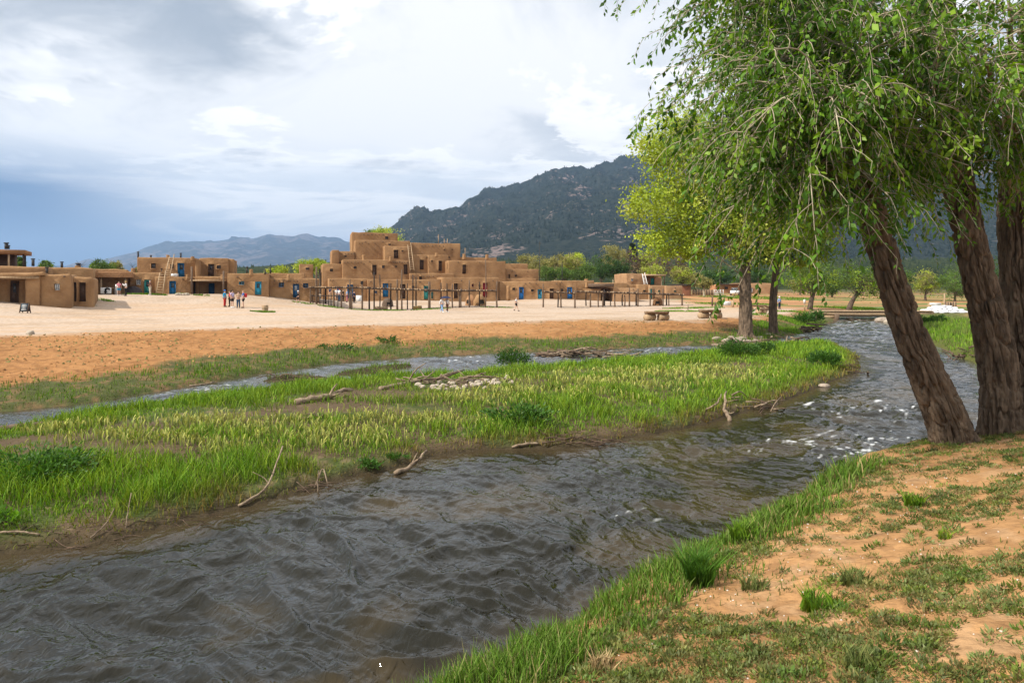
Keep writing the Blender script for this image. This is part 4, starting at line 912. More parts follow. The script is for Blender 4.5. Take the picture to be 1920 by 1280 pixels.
# log bridge
b = gnd(1540, 71.5); o = thing('log_bridge', 'low log footbridge across the river upstream', 'bridge', tuple(b))
zb = EYE-(588-HY)/F*71.5
for i, (dy, dz_, r_) in enumerate(((-.9, 0, .26), (-.3, .05, .22), (.3, .05, .22), (.9, .02, .24))):
    p = catmull([at(1525, 588, 71.5)*[1, 0, 0]+(0, 71.5+dy, zb+dz_+.08), at(1610, 588, 71.5)*[1, 0, 0]+(0, 71.5+dy, zb+dz_), at(1740, 588, 71.5)*[1, 0, 0]+(0, 71.5+dy, zb+dz_+.05)], 12)
    part('beam', Geo().tube(p, np.linspace(r_, r_*.85, 12), 9, jit=.012), WOODP, o)
x0, x1 = (1527-HX)/F*71.5, (1738-HX)/F*71.5; n = 34
for i in range(n): x = x0+(x1-x0)*(i+.5)/n; part('deck_plank', Geo().box(x-.155, x+.155, 70.3, 72.7, zb+.27+random.uniform(0, .015), zb+.33), WOODP, o, smooth=False)
for i in range(3):
    p = at(1532+i*3, 594+i*5, 70.6); q = at(1572, 594+i*5, 70.5); part('crib_log', Geo().tube([p, (p+q)/2, q], .2, 8, jit=.012), WOODP, o)
for px in (1569, 1706): p = at(px, 590, 70.1); part('pier', Geo().tube([p*[1, 1, 0]+(0, 0, -.4), p+(0, 0, .1)], .24, 9, jit=.02), WOOD, o)
# sandbags, fence panel and pole on the other bank
bag = Geo(); n, k = 10, 6; v = []
for i in range(k+1):
    ph = -math.pi/2+math.pi*i/k
    for j in range(n): a_ = 2*math.pi*j/n; c_ = math.cos(ph); v.append((.38*np.sign(math.cos(a_))*abs(math.cos(a_))**.6*c_**.5 if c_ > 0 else 0, .24*np.sign(math.sin(a_))*abs(math.sin(a_))**.6*c_**.5 if c_ > 0 else 0, .12*math.sin(ph)))
BAG = mesh_np('sandbag', v, [(i*n+j, i*n+(j+1) % n, (i+1)*n+(j+1) % n, (i+1)*n+j) for i in range(k) for j in range(n)])
BAG.materials.append(mat('white_sandbag', (.80, .80, .82), (.68, .68, .72), 8, .7, .01, 25))
bc = gnd(1765, 74)
for lay in range(4):
    m_ = 9-2*lay
    for row in range(3-lay//2):
        for i in range(m_):
            x = bc[0]+(i-(m_-1)/2)*.56+random.uniform(-.08, .08); y = 73.3+row*.5+lay*.15; o = link('sandbag', BAG, None, None, (x, y, gz(x, y)+.1+lay*.19+random.uniform(-.02, .03)))
            o.rotation_euler = (random.uniform(-.15, .15), random.uniform(-.15, .15), random.uniform(-.7, .7)); tag(o, 'white sandbag in the low pile on the far side of the bridge', 'sandbag', 'sandbags piled by the bridge')
b = gnd(1782, 78); o = thing('picket_screen', 'weathered plank screen behind the white sandbags', 'fence', tuple(b))
for i in range(9): x = (1773+2.4*i-HX)/F*78; part('plank', Geo().box(x-.06, x+.06, 77.97, 78.03, b[2]-.1, b[2]+1.12+random.uniform(-.06, .05)), WOODP if i % 2 else WOOD, o, smooth=False)
b = gnd(1770.5, 77.4); o = thing('bleached_pole', 'tall bleached pole beside the plank screen', 'pole', tuple(b)); part('shaft', Geo().tube([b-(0, 0, .1), b+(0, 0, 1), b+(.03, 0, 2.1)], [.1, .09, .07], 8), WOODP, o); part('top', Geo().tube([b+(.03, 0, 2.1), b+(.03, 0, 2.13)], .06, 8), WOOD, o)
b = gnd(1753, 77.5); o = thing('pale_barrier', 'low white barrier on two stub posts behind the sandbags', 'barrier', tuple(b))
part('panel', Geo().box((1743-HX)/F*77.5, (1764-HX)/F*77.5, 77.46, 77.54, b[2]+.75, b[2]+1.0), WHITE, o, smooth=False)
for px in (1743, 1765): x = (px-HX)/F*77.5; part('post', Geo().tube([(x, 77.6, b[2]-.1), (x, 77.6, b[2]+.95)], .13, 9), WOODP, o)

# ================================================================== people
SKIN1 = mat('skin_light', (.55, .34, .25), (.5, .3, .22), 6, .6); SKIN2 = mat('skin_dark', (.24, .13, .08), (.2, .11, .07), 6, .6)
def cloth(h, nm): c = s2l(h); return mat('cloth_'+nm, tuple(x*.9 for x in c), tuple(x*.7 for x in c), 6, .9, .006, 25)
CW, CK, CBL, CRD, CLI, CTA, CJE, CPK, CNV, CSK, CBE, CBR, CLB = cloth('f2f2f2', 'white'), cloth('17171a', 'black'), cloth('2f6fc4', 'blue'), cloth('c42a2a', 'red'), cloth('c9bede', 'lilac'), cloth('c0a184', 'tan'), cloth('33506f', 'jeans'), cloth('e38fa0', 'pink'), cloth('26304f', 'navy'), cloth('2aa5d8', 'skyblue'), cloth('d9cfbb', 'beige'), cloth('6d4a3a', 'brown'), cloth('8fb2dd', 'lightblue')
HBK, HBR, HBL = mat('hair_black', (.012, .01, .009), rough=.6), mat('hair_brown', (.05, .028, .015), rough=.6), mat('hair_blonde', (.42, .27, .10), rough=.6)
def skin_obj(name, verts, edges, rad, m, parent, sub=1):
    me = bpy.data.meshes.new(name); me.from_pydata([tuple(v) for v in verts], edges, []); o = link(name, me, m, parent)
    md = o.modifiers.new('skin', 'SKIN'); md.use_smooth_shade = True
    for i, r_ in enumerate(rad):
        s_ = me.skin_vertices[0].data[i]; s_.radius = (r_, r_) if not isinstance(r_, tuple) else r_; s_.use_root = (i == 0)
    o.modifiers.new('sub', 'SUBSURF').render_levels = sub
    return o
def person(label, loc, H=1.7, face=0.0, shirt=CW, legs=CJE, long_=True, sleeves='short', skin=SKIN1, hair=HBR, pose='stand', hat=None, shoes=CK, long_hair=False, extra=None, group='visitors on the plaza'):
    root = thing('person', label, 'person', tuple(loc), group); root.rotation_euler = (0, 0, face); k = H/1.7
    st = .0
    J = {'pel': (0, 0, .95), 'spi': (0, .0, 1.14), 'che': (0, .01, 1.33), 'nec': (0, .0, 1.47), 'hed': (0, -.015, 1.57), 'top': (0, -.01, 1.66)}
    if pose == 'walk':
        lk = {-1: ((-.09, -.16, .50), (-.09, -.26, .09), (-.09, -.38, .04)), 1: ((.09, .06, .50), (.09, .30, .13), (.09, .20, .04))}
        ar = {-1: ((-.23, .10, 1.14), (-.22, .14, .90), (-.21, .13, .82)), 1: ((.23, -.04, 1.13), (.22, -.20, .94), (.22, -.25, .87))}
    else:
        lk = {s: ((s*.10, -.01, .50), (s*.11, .02, .08), (s*.125, -.12, .04)) for s in (-1, 1)}
        ar = {s: ((s*.245, .03, 1.14), (s*.25, -.05, .90), (s*.245, -.08, .81)) for s in (-1, 1)}
        if pose == 'camera': ar = {s: ((s*.25, -.14, 1.20), (s*.10, -.34, 1.42), (s*.06, -.38, 1.50)) for s in (-1, 1)}
        if pose == 'fold': ar = {s: ((s*.25, -.03, 1.13), (s*.08, -.22, 1.12), (-s*.02, -.23, 1.14)) for s in (-1, 1)}
        if pose == 'hold': ar[1] = ((.25, -.12, 1.16), (.2, -.25, 1.34), (.19, -.26, 1.42))
    if pose == 'walk' and extra == 'umbrella': ar[-1] = ((-.24, -.10, 1.16), (-.17, -.2, 1.36), (-.16, -.21, 1.44))
    v = [J[n] for n in ('pel', 'spi', 'che', 'nec', 'hed', 'top')]; rad = [.125, .115, .135, .052, .092, .06]; e = [(0, 1), (1, 2), (2, 3), (3, 4), (4, 5)]
    for s in (-1, 1):
        i = len(v); v += [(s*.165, .01, 1.39), *ar[s]]; rad += [.058, .042, .030, .032]; e += [(2, i), (i, i+1), (i+1, i+2), (i+2, i+3)]
        i = len(v); v += [(s*.09, 0, .88), *lk[s]]; rad += [.088, .056, .036, .034]; e += [(0, i), (i, i+1), (i+1, i+2), (i+2, i+3)]
    v = [tuple(k*c for c in p) for p in v]; skin_obj('body', v, e, [r_*k for r_ in rad], skin, root)
    sv = [J['pel'], J['spi'], J['che'], (0, .01, 1.43)]; sr = [.150, .140, .158, .075]; se = [(0, 1), (1, 2), (2, 3)]
    for s in (-1, 1):
        sh = (s*.165, .01, 1.385); el = ar[s][0]; i = len(sv); sv.append(sh); sr.append(.078); se.append((2, i))
        if sleeves == 'long': sv += [el, ar[s][1]]; sr += [.062, .048]; se += [(i, i+1), (i+1, i+2)]
        else: sv.append(tuple(.35*a+.65*c for a, c in zip(sh, el))); sr.append(.068); se.append((i, i+1))
    skin_obj('shirt', [tuple(k*c for c in p) for p in sv], se, [r_*k for r_ in sr], shirt, root)
    lv = [(0, 0, .98)]; lr = [.150]; le = []
    for s in (-1, 1):
        i = len(lv); lv += [(s*.09, 0, .86), lk[s][0]]; lr += [.112, .085]; le += [(0, i), (i, i+1)]
        if long_: lv.append(lk[s][1]); lr.append(.066); le.append((i+1, i+2))
        else: lv[-1] = tuple(.25*a+.75*c for a, c in zip(lv[i], lk[s][0]))
    skin_obj('trousers' if long_ else 'shorts', [tuple(k*c for c in p) for p in lv], le, [r_*k for r_ in lr], legs, root)
    hv = [(0, .015, 1.60), (0, .02, 1.665)]; hr = [.098, .07]; he = [(0, 1)]
    if long_hair: hv += [(0, .07, 1.50), (0, .10, 1.34)]; hr += [.08, .05]; he += [(0, 2), (2, 3)]
    skin_obj('hair', [tuple(k*c for c in p) for p in hv], he, [r_*k for r_ in hr], hair, root)
    if hat is not None:
        g = Geo().tube(np.array([(0, 0, 1.645), (0, 0, 1.655), (0, 0, 1.66), (0, 0, 1.73), (0, 0, 1.76)])*k, np.array([.17, .18, .105, .098, .05])*k, 14); me = g.mesh('hat'); link('hat', me, hat, root)
    for s in (-1, 1):
        a, t_ = np.array(lk[s][1]), np.array(lk[s][2]); g = Geo().tube(np.array([a*[1, 1, .0]+(0, .05, .05), a*[1, 1, 0]+(0, -.03, .05), t_*[1, 1, 0]+(0, 0, .045), t_*[1, 1, 0]+(0, -.05, .035)])*k+(0, 0, (a[2]-.08)*k if a[2] > .1 else 0), np.array([.045, .052, .048, .03])*k, 8); link('shoe', g.mesh('shoe'), shoes, root)
    if extra == 'backpack': link('backpack', Geo().tube(np.array([(0, .20, 1.02), (0, .22, 1.12), (0, .22, 1.32), (0, .19, 1.40)])*k, np.array([.10, .15, .15, .09])*k, 10).mesh('backpack'), CRD if shirt is not CRD else CK, root)
    if extra == 'bag': link('bag', Geo().tube(np.array([(.27, 0, .70), (.27, 0, .78), (.27, 0, .92)])*k, np.array([.09, .12, .10])*k, 8).mesh('bag'), CK, root)
    if extra == 'umbrella':
        u_ = thing('umbrella', 'open dark umbrella held over the shoulder by a walking visitor', 'umbrella', (loc[0]+(-.15 if face < 1 else .15), loc[1]-.2, loc[2]+1.44*k)); g = Geo(); n = 16; vv = []
        for i in range(6):
            t_ = i/5; 
            for j in range(n): a_ = 2*math.pi*j/n; vv.append((.62*t_*math.cos(a_)*(1-.04*(j % 2)), .62*t_*math.sin(a_)*(1-.04*(j % 2)), .42-.24*t_*t_))
        link('canopy', Geo().add(vv, [(i*n+j, i*n+(j+1) % n, (i+1)*n+(j+1) % n, (i+1)*n+j) for i in range(5) for j in range(n)]).mesh('canopy'), CNV, u_)
        link('shaft', Geo().tube([(0, 0, -.1), (0, 0, .48)], .012, 6).mesh('shaft'), PIPE, u_)
    return root
def pp(px, py, Y=None):
    b = hit(px, py) if Y is None else gnd(px, Y); return b
def ph(label, px, py, hpx, Y=None, **k_):
    b = pp(px, py, Y); H_ = min(max(hpx/F*b[1], 1.52), 1.85); return person(label, b, H_, **k_)
ph('person in pink top and bright blue shorts near the sales table', 223, 555.5, 24, 72.5, shirt=CPK, legs=CSK, long_=False, face=.6, shoes=CW, long_hair=True)
ph('person in white shirt and straw hat taking a picture by the porch', 236, 556, 26, 72.8, shirt=CW, legs=CK, sleeves='long', pose='camera', face=-1.2, hat=HBL, skin=SKIN1)
ph('person in brown top and beige trousers by the turquoise screen door', 281.5, 556, 28.5, 75, shirt=CBR, legs=CBE, sleeves='long', pose='fold', face=-1.3, shoes=CW, hair=mat('hair_grey', (.4, .38, .35)))
ph('person in blue jacket and red trousers within the standing group', 421.5, 575.5, 31, shirt=CSK, legs=CRD, sleeves='long', face=1.5, hat=CBL)
ph('person dressed all in black within the standing group', 430.5, 575, 30, shirt=CK, legs=CK, sleeves='long', face=-1.2, hair=HBK)
ph('person in lilac shirt and black shorts within the standing group', 435.5, 577, 33, shirt=CLI, legs=CK, long_=False, face=1.2, hair=HBK, shoes=CW, extra='backpack', long_hair=True)
ph('person in tan top and jeans with long dark hair in the group', 447, 577.5, 31, shirt=CTA, legs=CJE, pose='fold', face=.3, hair=HBK, long_hair=True)
ph('person in blue shirt and black shorts with blonde hair in the group', 456, 577.5, 33, shirt=CBL, legs=CK, long_=False, face=-1.3, hair=HBL, extra='backpack')
ph('person in black jacket and shorts walking past the blue framed windows', 559, 564, 24, 80, shirt=CK, legs=CK, long_=False, sleeves='long', pose='walk', face=-1.2, hat=CW, shoes=CW)
for px, lab, kw in ((619, 'person in navy top standing under the long ramada', dict(shirt=CNV, legs=CTA, face=2.6)), (631, 'person in white shirt and beige shorts under the long ramada', dict(shirt=CW, legs=CBE, long_=False, face=.3)),
                    (636.5, 'person in white with a red cap under the long ramada', dict(shirt=CW, legs=CJE, face=-.6, hat=CRD)), (643.5, 'person in dark clothes under the long ramada', dict(shirt=CK, legs=CK, sleeves='long', face=2.0)),
                    (650.5, 'person in black top and pink trousers under the long ramada', dict(shirt=CLB, legs=CPK, face=-1.2)), (658, 'person in light blue with a red backpack under the long ramada', dict(shirt=CLB, legs=CK, face=.1, extra='backpack')),
                    (664, 'person in dark jacket at the edge of the visitors under ramada', dict(shirt=CNV, legs=CK, sleeves='long', face=.9))):
    person(lab, gnd(px, 95+rng.uniform(-.8, .8)), rng.uniform(1.6, 1.78), group='visitors under the ramada', **kw)
ph('person in white sweatshirt and light jeans walking across the plaza', 828.5, 585.5, 28, shirt=CW, legs=CLB, sleeves='long', pose='walk', face=.9, shoes=CW, hair=HBK, long_hair=True)
ph('person in white top and dark trousers walking under an umbrella', 838.5, 585, 27, shirt=CW, legs=CBR, pose='walk', face=.7, shoes=CW, extra='umbrella', skin=SKIN2, hair=HBK)
ph('person in white shirt and black shorts walking alone across the plaza', 968, 583, 26, shirt=CW, legs=CK, long_=False, pose='walk', face=1.4, hair=HBK)
ph('person in white and blue standing behind the slimmer cottonwood trunk', 1461.5, 578, 23, 84, shirt=CLB, legs=CNV, sleeves='long', face=.4, hat=CW)

# ================================================================== grass and ground cover (beyond counting)
def blades(P, h, w_, col, tipcol=None, lean=.35, far=False, seed=1):
    r = np.random.default_rng(seed); n = len(P); a_ = r.uniform(0, 2*np.pi, n); d = np.stack([np.cos(a_), np.sin(a_), np.zeros(n)], -1)
    b_ = r.uniform(0, 2*np.pi, n); le = np.stack([np.cos(b_), np.sin(b_), np.zeros(n)], -1)*(h*lean*r.uniform(.2, 1.2, n))[:, None]
    up = np.array((0, 0, 1.0)); hw = d*(w_/2)[:, None]; H_ = up*h[:, None]
    P = P-up*.02
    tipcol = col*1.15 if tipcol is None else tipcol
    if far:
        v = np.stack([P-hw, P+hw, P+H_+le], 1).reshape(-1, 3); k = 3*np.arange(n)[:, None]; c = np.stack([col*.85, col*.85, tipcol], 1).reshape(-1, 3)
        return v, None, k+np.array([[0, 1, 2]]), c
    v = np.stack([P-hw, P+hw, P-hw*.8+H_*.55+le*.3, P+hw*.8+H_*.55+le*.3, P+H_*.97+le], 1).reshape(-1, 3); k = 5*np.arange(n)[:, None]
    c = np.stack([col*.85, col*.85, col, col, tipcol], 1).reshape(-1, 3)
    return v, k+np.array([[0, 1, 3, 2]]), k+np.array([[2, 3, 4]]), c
def scatter(n, r0, r1, a0, a1, seed, pw=1.6):
    """random ground spots, thinning out with distance"""
    r = np.random.default_rng(seed); q = 2-pw
    rad = (r0**q+(r1**q-r0**q)*r.random(n))**(1/q); a_ = r.uniform(R(a0), R(a1), n)
    return np.sin(a_)*rad, np.cos(a_)*rad
def greens(n, seed, pal):
    r = np.random.default_rng(seed); pal = np.array(pal); i = r.integers(0, len(pal), n); return pal[i]*r.uniform(.55, 1.25, n)[:, None]
PALG = [(.11, .235, .016), (.15, .28, .02), (.08, .175, .014), (.20, .31, .03), (.14, .23, .03)]
PALW = [(.15, .19, .055), (.19, .22, .075), (.13, .17, .05), (.20, .21, .06)]
# island zones given by the look of the plants there
def zone(x, y, pts):
    m = np.zeros(len(x))
    for (px, py, rx, ry) in pts:
        X0, Y0 = W0(px, py, .35); m = np.maximum(m, np.exp(-(((x-X0)/rx)**2+((y-Y0)/ry)**2)))
    return m
YEL = [(200, 825, .9, .5), (430, 800, 1.4, .7), (380, 835, 1.2, .6), (520, 822, 1.6, .7), (640, 808, 1.8, .8), (760, 790, 1.6, .7), (120, 805, .9, .5), (1020, 742, 2.0, .9), (1120, 725, 2.4, 1.0), (1240, 708, 2.8, 1.2), (900, 752, 1.4, .7), (1330, 698, 2.2, 1.2)]
MUD = [(330, 795, 2.0, .7), (480, 778, 2.0, .8), (760, 768, 1.6, .7), (1060, 700, 2.2, .9), (180, 850, 1.4, .5), (560, 845, .8, .3), (600, 770, 2.2, 1.0), (700, 745, 2.2, 1.0), (850, 722, 2.6, 1.2), (250, 845, 1.3, .45), (520, 800, .9, .35), (60, 830, 1.2, .5), (930, 722, 1.6, .8), (1370, 686, 1.6, .8)]
geo = Geo(); x, y = scatter(300000, 8, 44, -46, 32, 11, 1.4); f_ = fields(x, y); k_ = f_['isl'] > .04; x, y = x[k_], y[k_]; fi = {a: b[k_] for a, b in f_.items()}
z = ground_z(x, y, fi); mud = zone(x, y, MUD); yel = zone(x, y, YEL); nn = fbm(x*.7, y*.7, 3, 121); n2 = fbm(x*2.5, y*2.5, 2, 123); r = np.random.default_rng(5)
edge = sst(.75, .08, fi['isl']); keep = r.random(len(x)) > np.clip(mud*1.25+edge*.42-(nn > .15)*.15, 0, .96); keep &= r.random(len(x)) > yel*.55
x, y, z, nn, n2, edge, yel, mud = [q[keep] for q in (x, y, z, nn, n2, edge, yel, mud)]; n = len(x)
tall = sst(-.35, .45, nn+.6*n2); h = (.10+.22*tall)*(1-.40*edge)*(1-.5*np.clip(mud+yel*.6, 0, 1))*r.uniform(.6, 1.3, n)
dist = np.hypot(x, y); c = greens(n, 3, PALG)*1.12; c = mixc(c, c*[1.25, 1.1, 1.0], sst(0, .5, n2)); c = mixc(c, greens(n, 4, PALW+[(.22, .14, .06), (.16, .10, .045), (.28, .21, .1)])*[1.0, .92, .6], np.clip(edge*.9+mud*.4, 0, 1))
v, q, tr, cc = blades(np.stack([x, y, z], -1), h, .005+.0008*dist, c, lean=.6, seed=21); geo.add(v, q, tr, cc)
gi = link('island_grass', geo.mesh('island_grass'), GRASS); tag(gi, 'tall green grass covering the river island', 'grass', None, 'stuff')
# yellow flowering spikes
x, y = scatter(110000, 8, 40, -46, 25, 12, 1.4); f_ = fields(x, y); yel = zone(x, y, YEL)*(f_['isl'] > .5); keep = np.random.default_rng(6).random(len(x)) < yel*sst(-.55, .1, fbm(x*1.1, y*1.1, 3, 131)); x, y = x[keep], y[keep]; n = len(x); z = ground_z(x, y)
r = np.random.default_rng(8); h = r.uniform(.12, .25, n); c = greens(n, 7, [(.16, .22, .05), (.13, .19, .05)]); ty = greens(n, 9, [(.42, .44, .09), (.34, .40, .10), (.48, .47, .14)])
dist = np.hypot(x, y); pos = np.stack([x, y, z], -1); hw = .0045+.0006*dist; a_ = r.uniform(0, 6.28, n); d = np.stack([np.cos(a_), np.sin(a_), 0*a_], -1)*hw[:, None]; up = np.array((0, 0, 1.0)); le = np.stack([r.normal(0, .03, n), r.normal(0, .03, n), 0*h], -1)
v = np.stack([pos-d*.5, pos+d*.5, pos-d+up*(h*.55)[:, None], pos+d+up*(h*.55)[:, None], pos-d*.7+le+up*(h*.9)[:, None], pos+d*.7+le+up*(h*.9)[:, None]], 1).reshape(-1, 3)
cc = np.stack([c, c, ty*.8, ty*.8, ty, ty], 1).reshape(-1, 3); k = 6*np.arange(n)[:, None]
ys = link('flower_spikes', mesh_np('flower_spikes', v, np.concatenate([k+np.array([[0, 1, 3, 2]]), k+np.array([[2, 3, 5, 4]])]), None, cc), GRASS); tag(ys, 'pale yellow flowering weed spikes in bands along the island', 'flowers', None, 'stuff')
# grass along the near bank crest
geo = Geo(); x, y = scatter(330000, 2.0, 14, -60, 46, 13, 1.2); f_ = fields(x, y); d_ = f_['near']; r = np.random.default_rng(9); nn = fbm(x*.9, y*.9, 3, 141)
p_ = np.exp(-((d_-.75)/.50)**2)*sst(-.5, .1, nn+.25*sst(5.5, 3, y)+.2)+.06*sst(1.2, 1.6, d_)*(fbm(x*2.2, y*2.2, 2, 143) > .28); p_ = p_*(d_ > .1)*sst(9.6, 8.2, y)
keep = r.random(len(x)) < p_; x, y, d_, nn = x[keep], y[keep], d_[keep], nn[keep]; n = len(x); z = ground_z(x, y)
h = np.where(d_ < 1.35, .07+.15*sst(-.3, .4, nn+.35*sst(6, 4.2, y)), .06)*r.uniform(.5, 1.3, n); c = greens(n, 10, [(.10, .20, .02), (.13, .225, .03), (.08, .165, .02), (.16, .23, .05)]); c = mixc(c, greens(n, 14, [(.34, .27, .12), (.26, .24, .09)]), (r.random(n) < .10)*1.0)
c = np.where((d_ > 1.35)[:, None], greens(n, 15, PALW), c)
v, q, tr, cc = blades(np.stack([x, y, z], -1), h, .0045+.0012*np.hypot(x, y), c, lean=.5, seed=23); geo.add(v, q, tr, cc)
gb = link('bank_grass', geo.mesh('bank_grass'), GRASS); tag(gb, 'fresh green grass fringe along the edge of the sandy bank', 'grass', None, 'stuff')
# grass on the far shore, the other bank and patches
geo = Geo(); x, y = scatter(330000, 14, 70, -46, 46, 15, 1.15); f_ = fields(x, y); r = np.random.default_rng(10); nn = fbm(x*.45, y*.45, 3, 151)
pf = (f_['far'] > .05)*sst(3.4, 1.2, f_['far']+1.1*nn)*(f_['pe'] < -.5); pn = (f_['near'] > .1)*(y > 13.5)*sst(8, 5, f_['near']+nn*2); pi_ = (f_['islet'] > .05)*.7
keep = r.random(len(x)) < np.clip(pf*.8+pn+pi_, 0, 1); x, y, nn = x[keep], y[keep], nn[keep]; isn = (f_['near'][keep] > 0); n = len(x); z = ground_z(x, y)
h = np.where(isn, .26, .15)*r.uniform(.4, 1.5, n)*(1+.9*np.clip(nn+.5*fbm(x*1.7, y*1.7, 2, 155), -.8, 1)); c = greens(n, 16, PALG)*np.where(isn, 1.15, .92)[:, None]; c = mixc(c, greens(n, 17, PALW), sst(-.1, .3, fbm(x*1.1, y*1.1, 3, 157))*.8)
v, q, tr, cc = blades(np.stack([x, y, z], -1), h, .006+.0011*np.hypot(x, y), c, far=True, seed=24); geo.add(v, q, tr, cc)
gf = link('shore_grass', geo.mesh('shore_grass'), GRASS); tag(gf, 'short green grass along the side channel and the other bank', 'grass', None, 'stuff')
geo = Geo()
def patch(px, py, rx, ry, n, hh, seed, Y=None):
    r = np.random.default_rng(seed); b = hit(px, py) if Y is None else gnd(px, Y); a_ = r.uniform(0, 6.28, n); q = np.sqrt(r.random(n)); x = b[0]+rx*q*np.cos(a_); y = b[1]+ry*q*np.sin(a_); kk = fbm(x*.8, y*.4, 2, seed) > -.25; x, y = x[kk], y[kk]; z = ground_z(x, y); n = len(x)
    v, q_, tr, cc = blades(np.stack([x, y, z], -1), hh*r.uniform(.5, 1.2, n), .006+.0014*np.hypot(x, y), greens(n, seed+1, PALG), far=True, seed=seed); geo.add(v, q_, tr, cc)
for a in ((1272, 583, 2.6, 3.0, 2600, .10, 1), (1300, 577, 4, 2.5, 2200, .10, 2), (497, 585, .9, .6, 700, .14, 3), (483, 584, .7, .4, 400, .12, 4), (272, 552, 2.5, .4, 500, .2, 5), (360, 553, 2, .4, 400, .2, 6), (130, 568, 2.6, .5, 500, .2, 7), (185, 562, 1.6, 1, 300, .16, 8)): patch(*a)
for a in ((600, 0, 3.5, 1.0, 700, .16, 9, 82.5), (670, 0, 5, 1.2, 1000, .16, 10, 83), (770, 0, 5, 1.2, 1000, .15, 11, 83.5), (930, 0, 2, .8, 300, .14, 12, 85), (1590, 0, 5, 4, 1800, .25, 13, 92), (1660, 0, 6, 4, 2200, .25, 14, 90), (1380, 0, 8, 6, 2200, .2, 15, 110), (1420, 0, 12, 8, 2500, .25, 16, 140), (1500, 0, 3, 2, 500, .2, 17, 76), (1480, 0, 3.2, 2.6, 2200, .2, 18, 57), (1455, 0, 2.2, 1.8, 1500, .18, 19, 49)): patch(*a)
gp = link('patch_grass', geo.mesh('patch_grass'), GRASS); tag(gp, 'thin green grass patches on the plaza, mound and field edge', 'grass', None, 'stuff')

# ================================================================== leaves
def leaf_geo(P, D, S, Wd, C, seed=1, fold=.25, up=None):
    """folded leaves: P base, D direction, S length, Wd width"""
    r = np.random.default_rng(seed); n = len(P); D = D/(np.linalg.norm(D, axis=1)[:, None]+1e-9); rv = r.normal(0, 1, (n, 3))
    if up is not None: rv = rv*.5+np.asarray(up)
    sd = np.cross(D, rv); sd /= np.linalg.norm(sd, axis=1)[:, None]+1e-9; nm = np.cross(sd, D)
    S = np.asarray(S)[:, None]; Wd = np.asarray(Wd)[:, None]
    m = P+D*S*.42-nm*Wd*fold
    v = np.stack([P, m+sd*Wd*.5+nm*Wd*fold, P+D*S, m-sd*Wd*.5+nm*Wd*fold], 1).reshape(-1, 3); k = 4*np.arange(n)[:, None]
    tr = np.concatenate([k+np.array([[0, 1, 2]]), k+np.array([[0, 2, 3]])]); return v, tr, np.repeat(C, 4, 0)
def shrub(label, px, py, rx, rz, n, pal, size, group=None, Y=None, cat='shrub', z0=None):
    b = hit(px, py) if Y is None else gnd(px, Y); o = thing('shrub', label, cat, tuple(b), group); r = np.random.default_rng(int(px*7+py))
    nc_ = max(5, n//45); a_ = r.uniform(0, 6.28, nc_); q = np.sqrt(r.random(nc_)); C = np.stack([rx*q*np.cos(a_), rx*.8*q*np.sin(a_), rz*(.25+.7*r.random(nc_)*np.sqrt(np.clip(1-q*q*.8, .05, 1)))], -1)+b
    i = r.integers(0, nc_, n); P = C[i]+r.normal(0, 1, (n, 3))*[rx*.2, rx*.2, rz*.16]; P[:, 2] = np.maximum(P[:, 2], b[2]+.02); D = P-b+r.normal(0, .3, (n, 3))*rx; D[:, 2] += rz*.4
    v, tr, c = leaf_geo(P, D, size*r.uniform(.6, 1.3, n), size*.45*r.uniform(.7, 1.2, n), greens(n, int(px), pal), 3); part('foliage', Geo().add(v, None, tr, c), LEAF, o)
    g = Geo()
    for j in range(min(nc_, 14)): g.tube([b-(0, 0, .05), (b+C[j])/2+r.normal(0, rx*.05, 3), C[j]], [size*.10, size*.08, size*.04], 4)
    part('stem', g, WOOD, o); return o
DKG = [(.05, .125, .018), (.075, .16, .024), (.045, .105, .02)]
MDG = [(.06, .15, .02), (.08, .18, .03), (.05, .12, .02)]
shrub('round dense bush standing alone beside the side channel', 961, 688, .58, .68, 1900, DKG, .09)
shrub('wide dark bush at the island top below the cottonwood roots', 1382, 668, .75, .6, 2200, DKG, .10)
shrub('small dark bush next to the wide bush by the driftwood pile', 1432, 664, .45, .5, 900, DKG, .09)
shrub('grassy green bush near the island point by the stony shore', 1545, 688, .5, .55, 1500, MDG, .10)
shrub('low leafy plant spreading in the tall grass mid island', 968, 795, .62, .36, 900, MDG, .10)
shrub('broad dark leafy clump where the island grass is tallest', 60, 900, .75, .42, 1700, MDG, .075)
shrub('bright leafy sprout at the muddy island edge', 18, 985, .25, .2, 200, [(.12, .25, .03)], .08)
shrub('small leafy plant low on the island bank above the forked branch', 684, 880, .25, .2, 260, MDG, .07)
shrub('tiny leafy plant in the bank grass near the standing twig', 745, 862, .2, .15, 160, MDG, .06)
shrub('dark bush on the grassy other bank right behind the leaning trunk', 1738, 609, .55, .6, 500, DKG, .18)
shrub('low dark bush at the top of the other grassy bank', 1762, 607, .45, .5, 400, DKG, .18)
shrub('bush growing by the crib logs of the bridge', 1525, 605, .8, 1.0, 600, DKG, .22, Y=60)
shrub('light green bush beside the stump roots near the bridge', 1508, 612, .7, .9, 600, MDG, .2, Y=57)
shrub('small weedy bush on the bare slope above the side channel', 722, 641, .55, .25, 300, DKG, .12)
shrub('flat weedy bush lower on the bare slope by the grass', 630, 655, .7, .25, 300, DKG, .12)

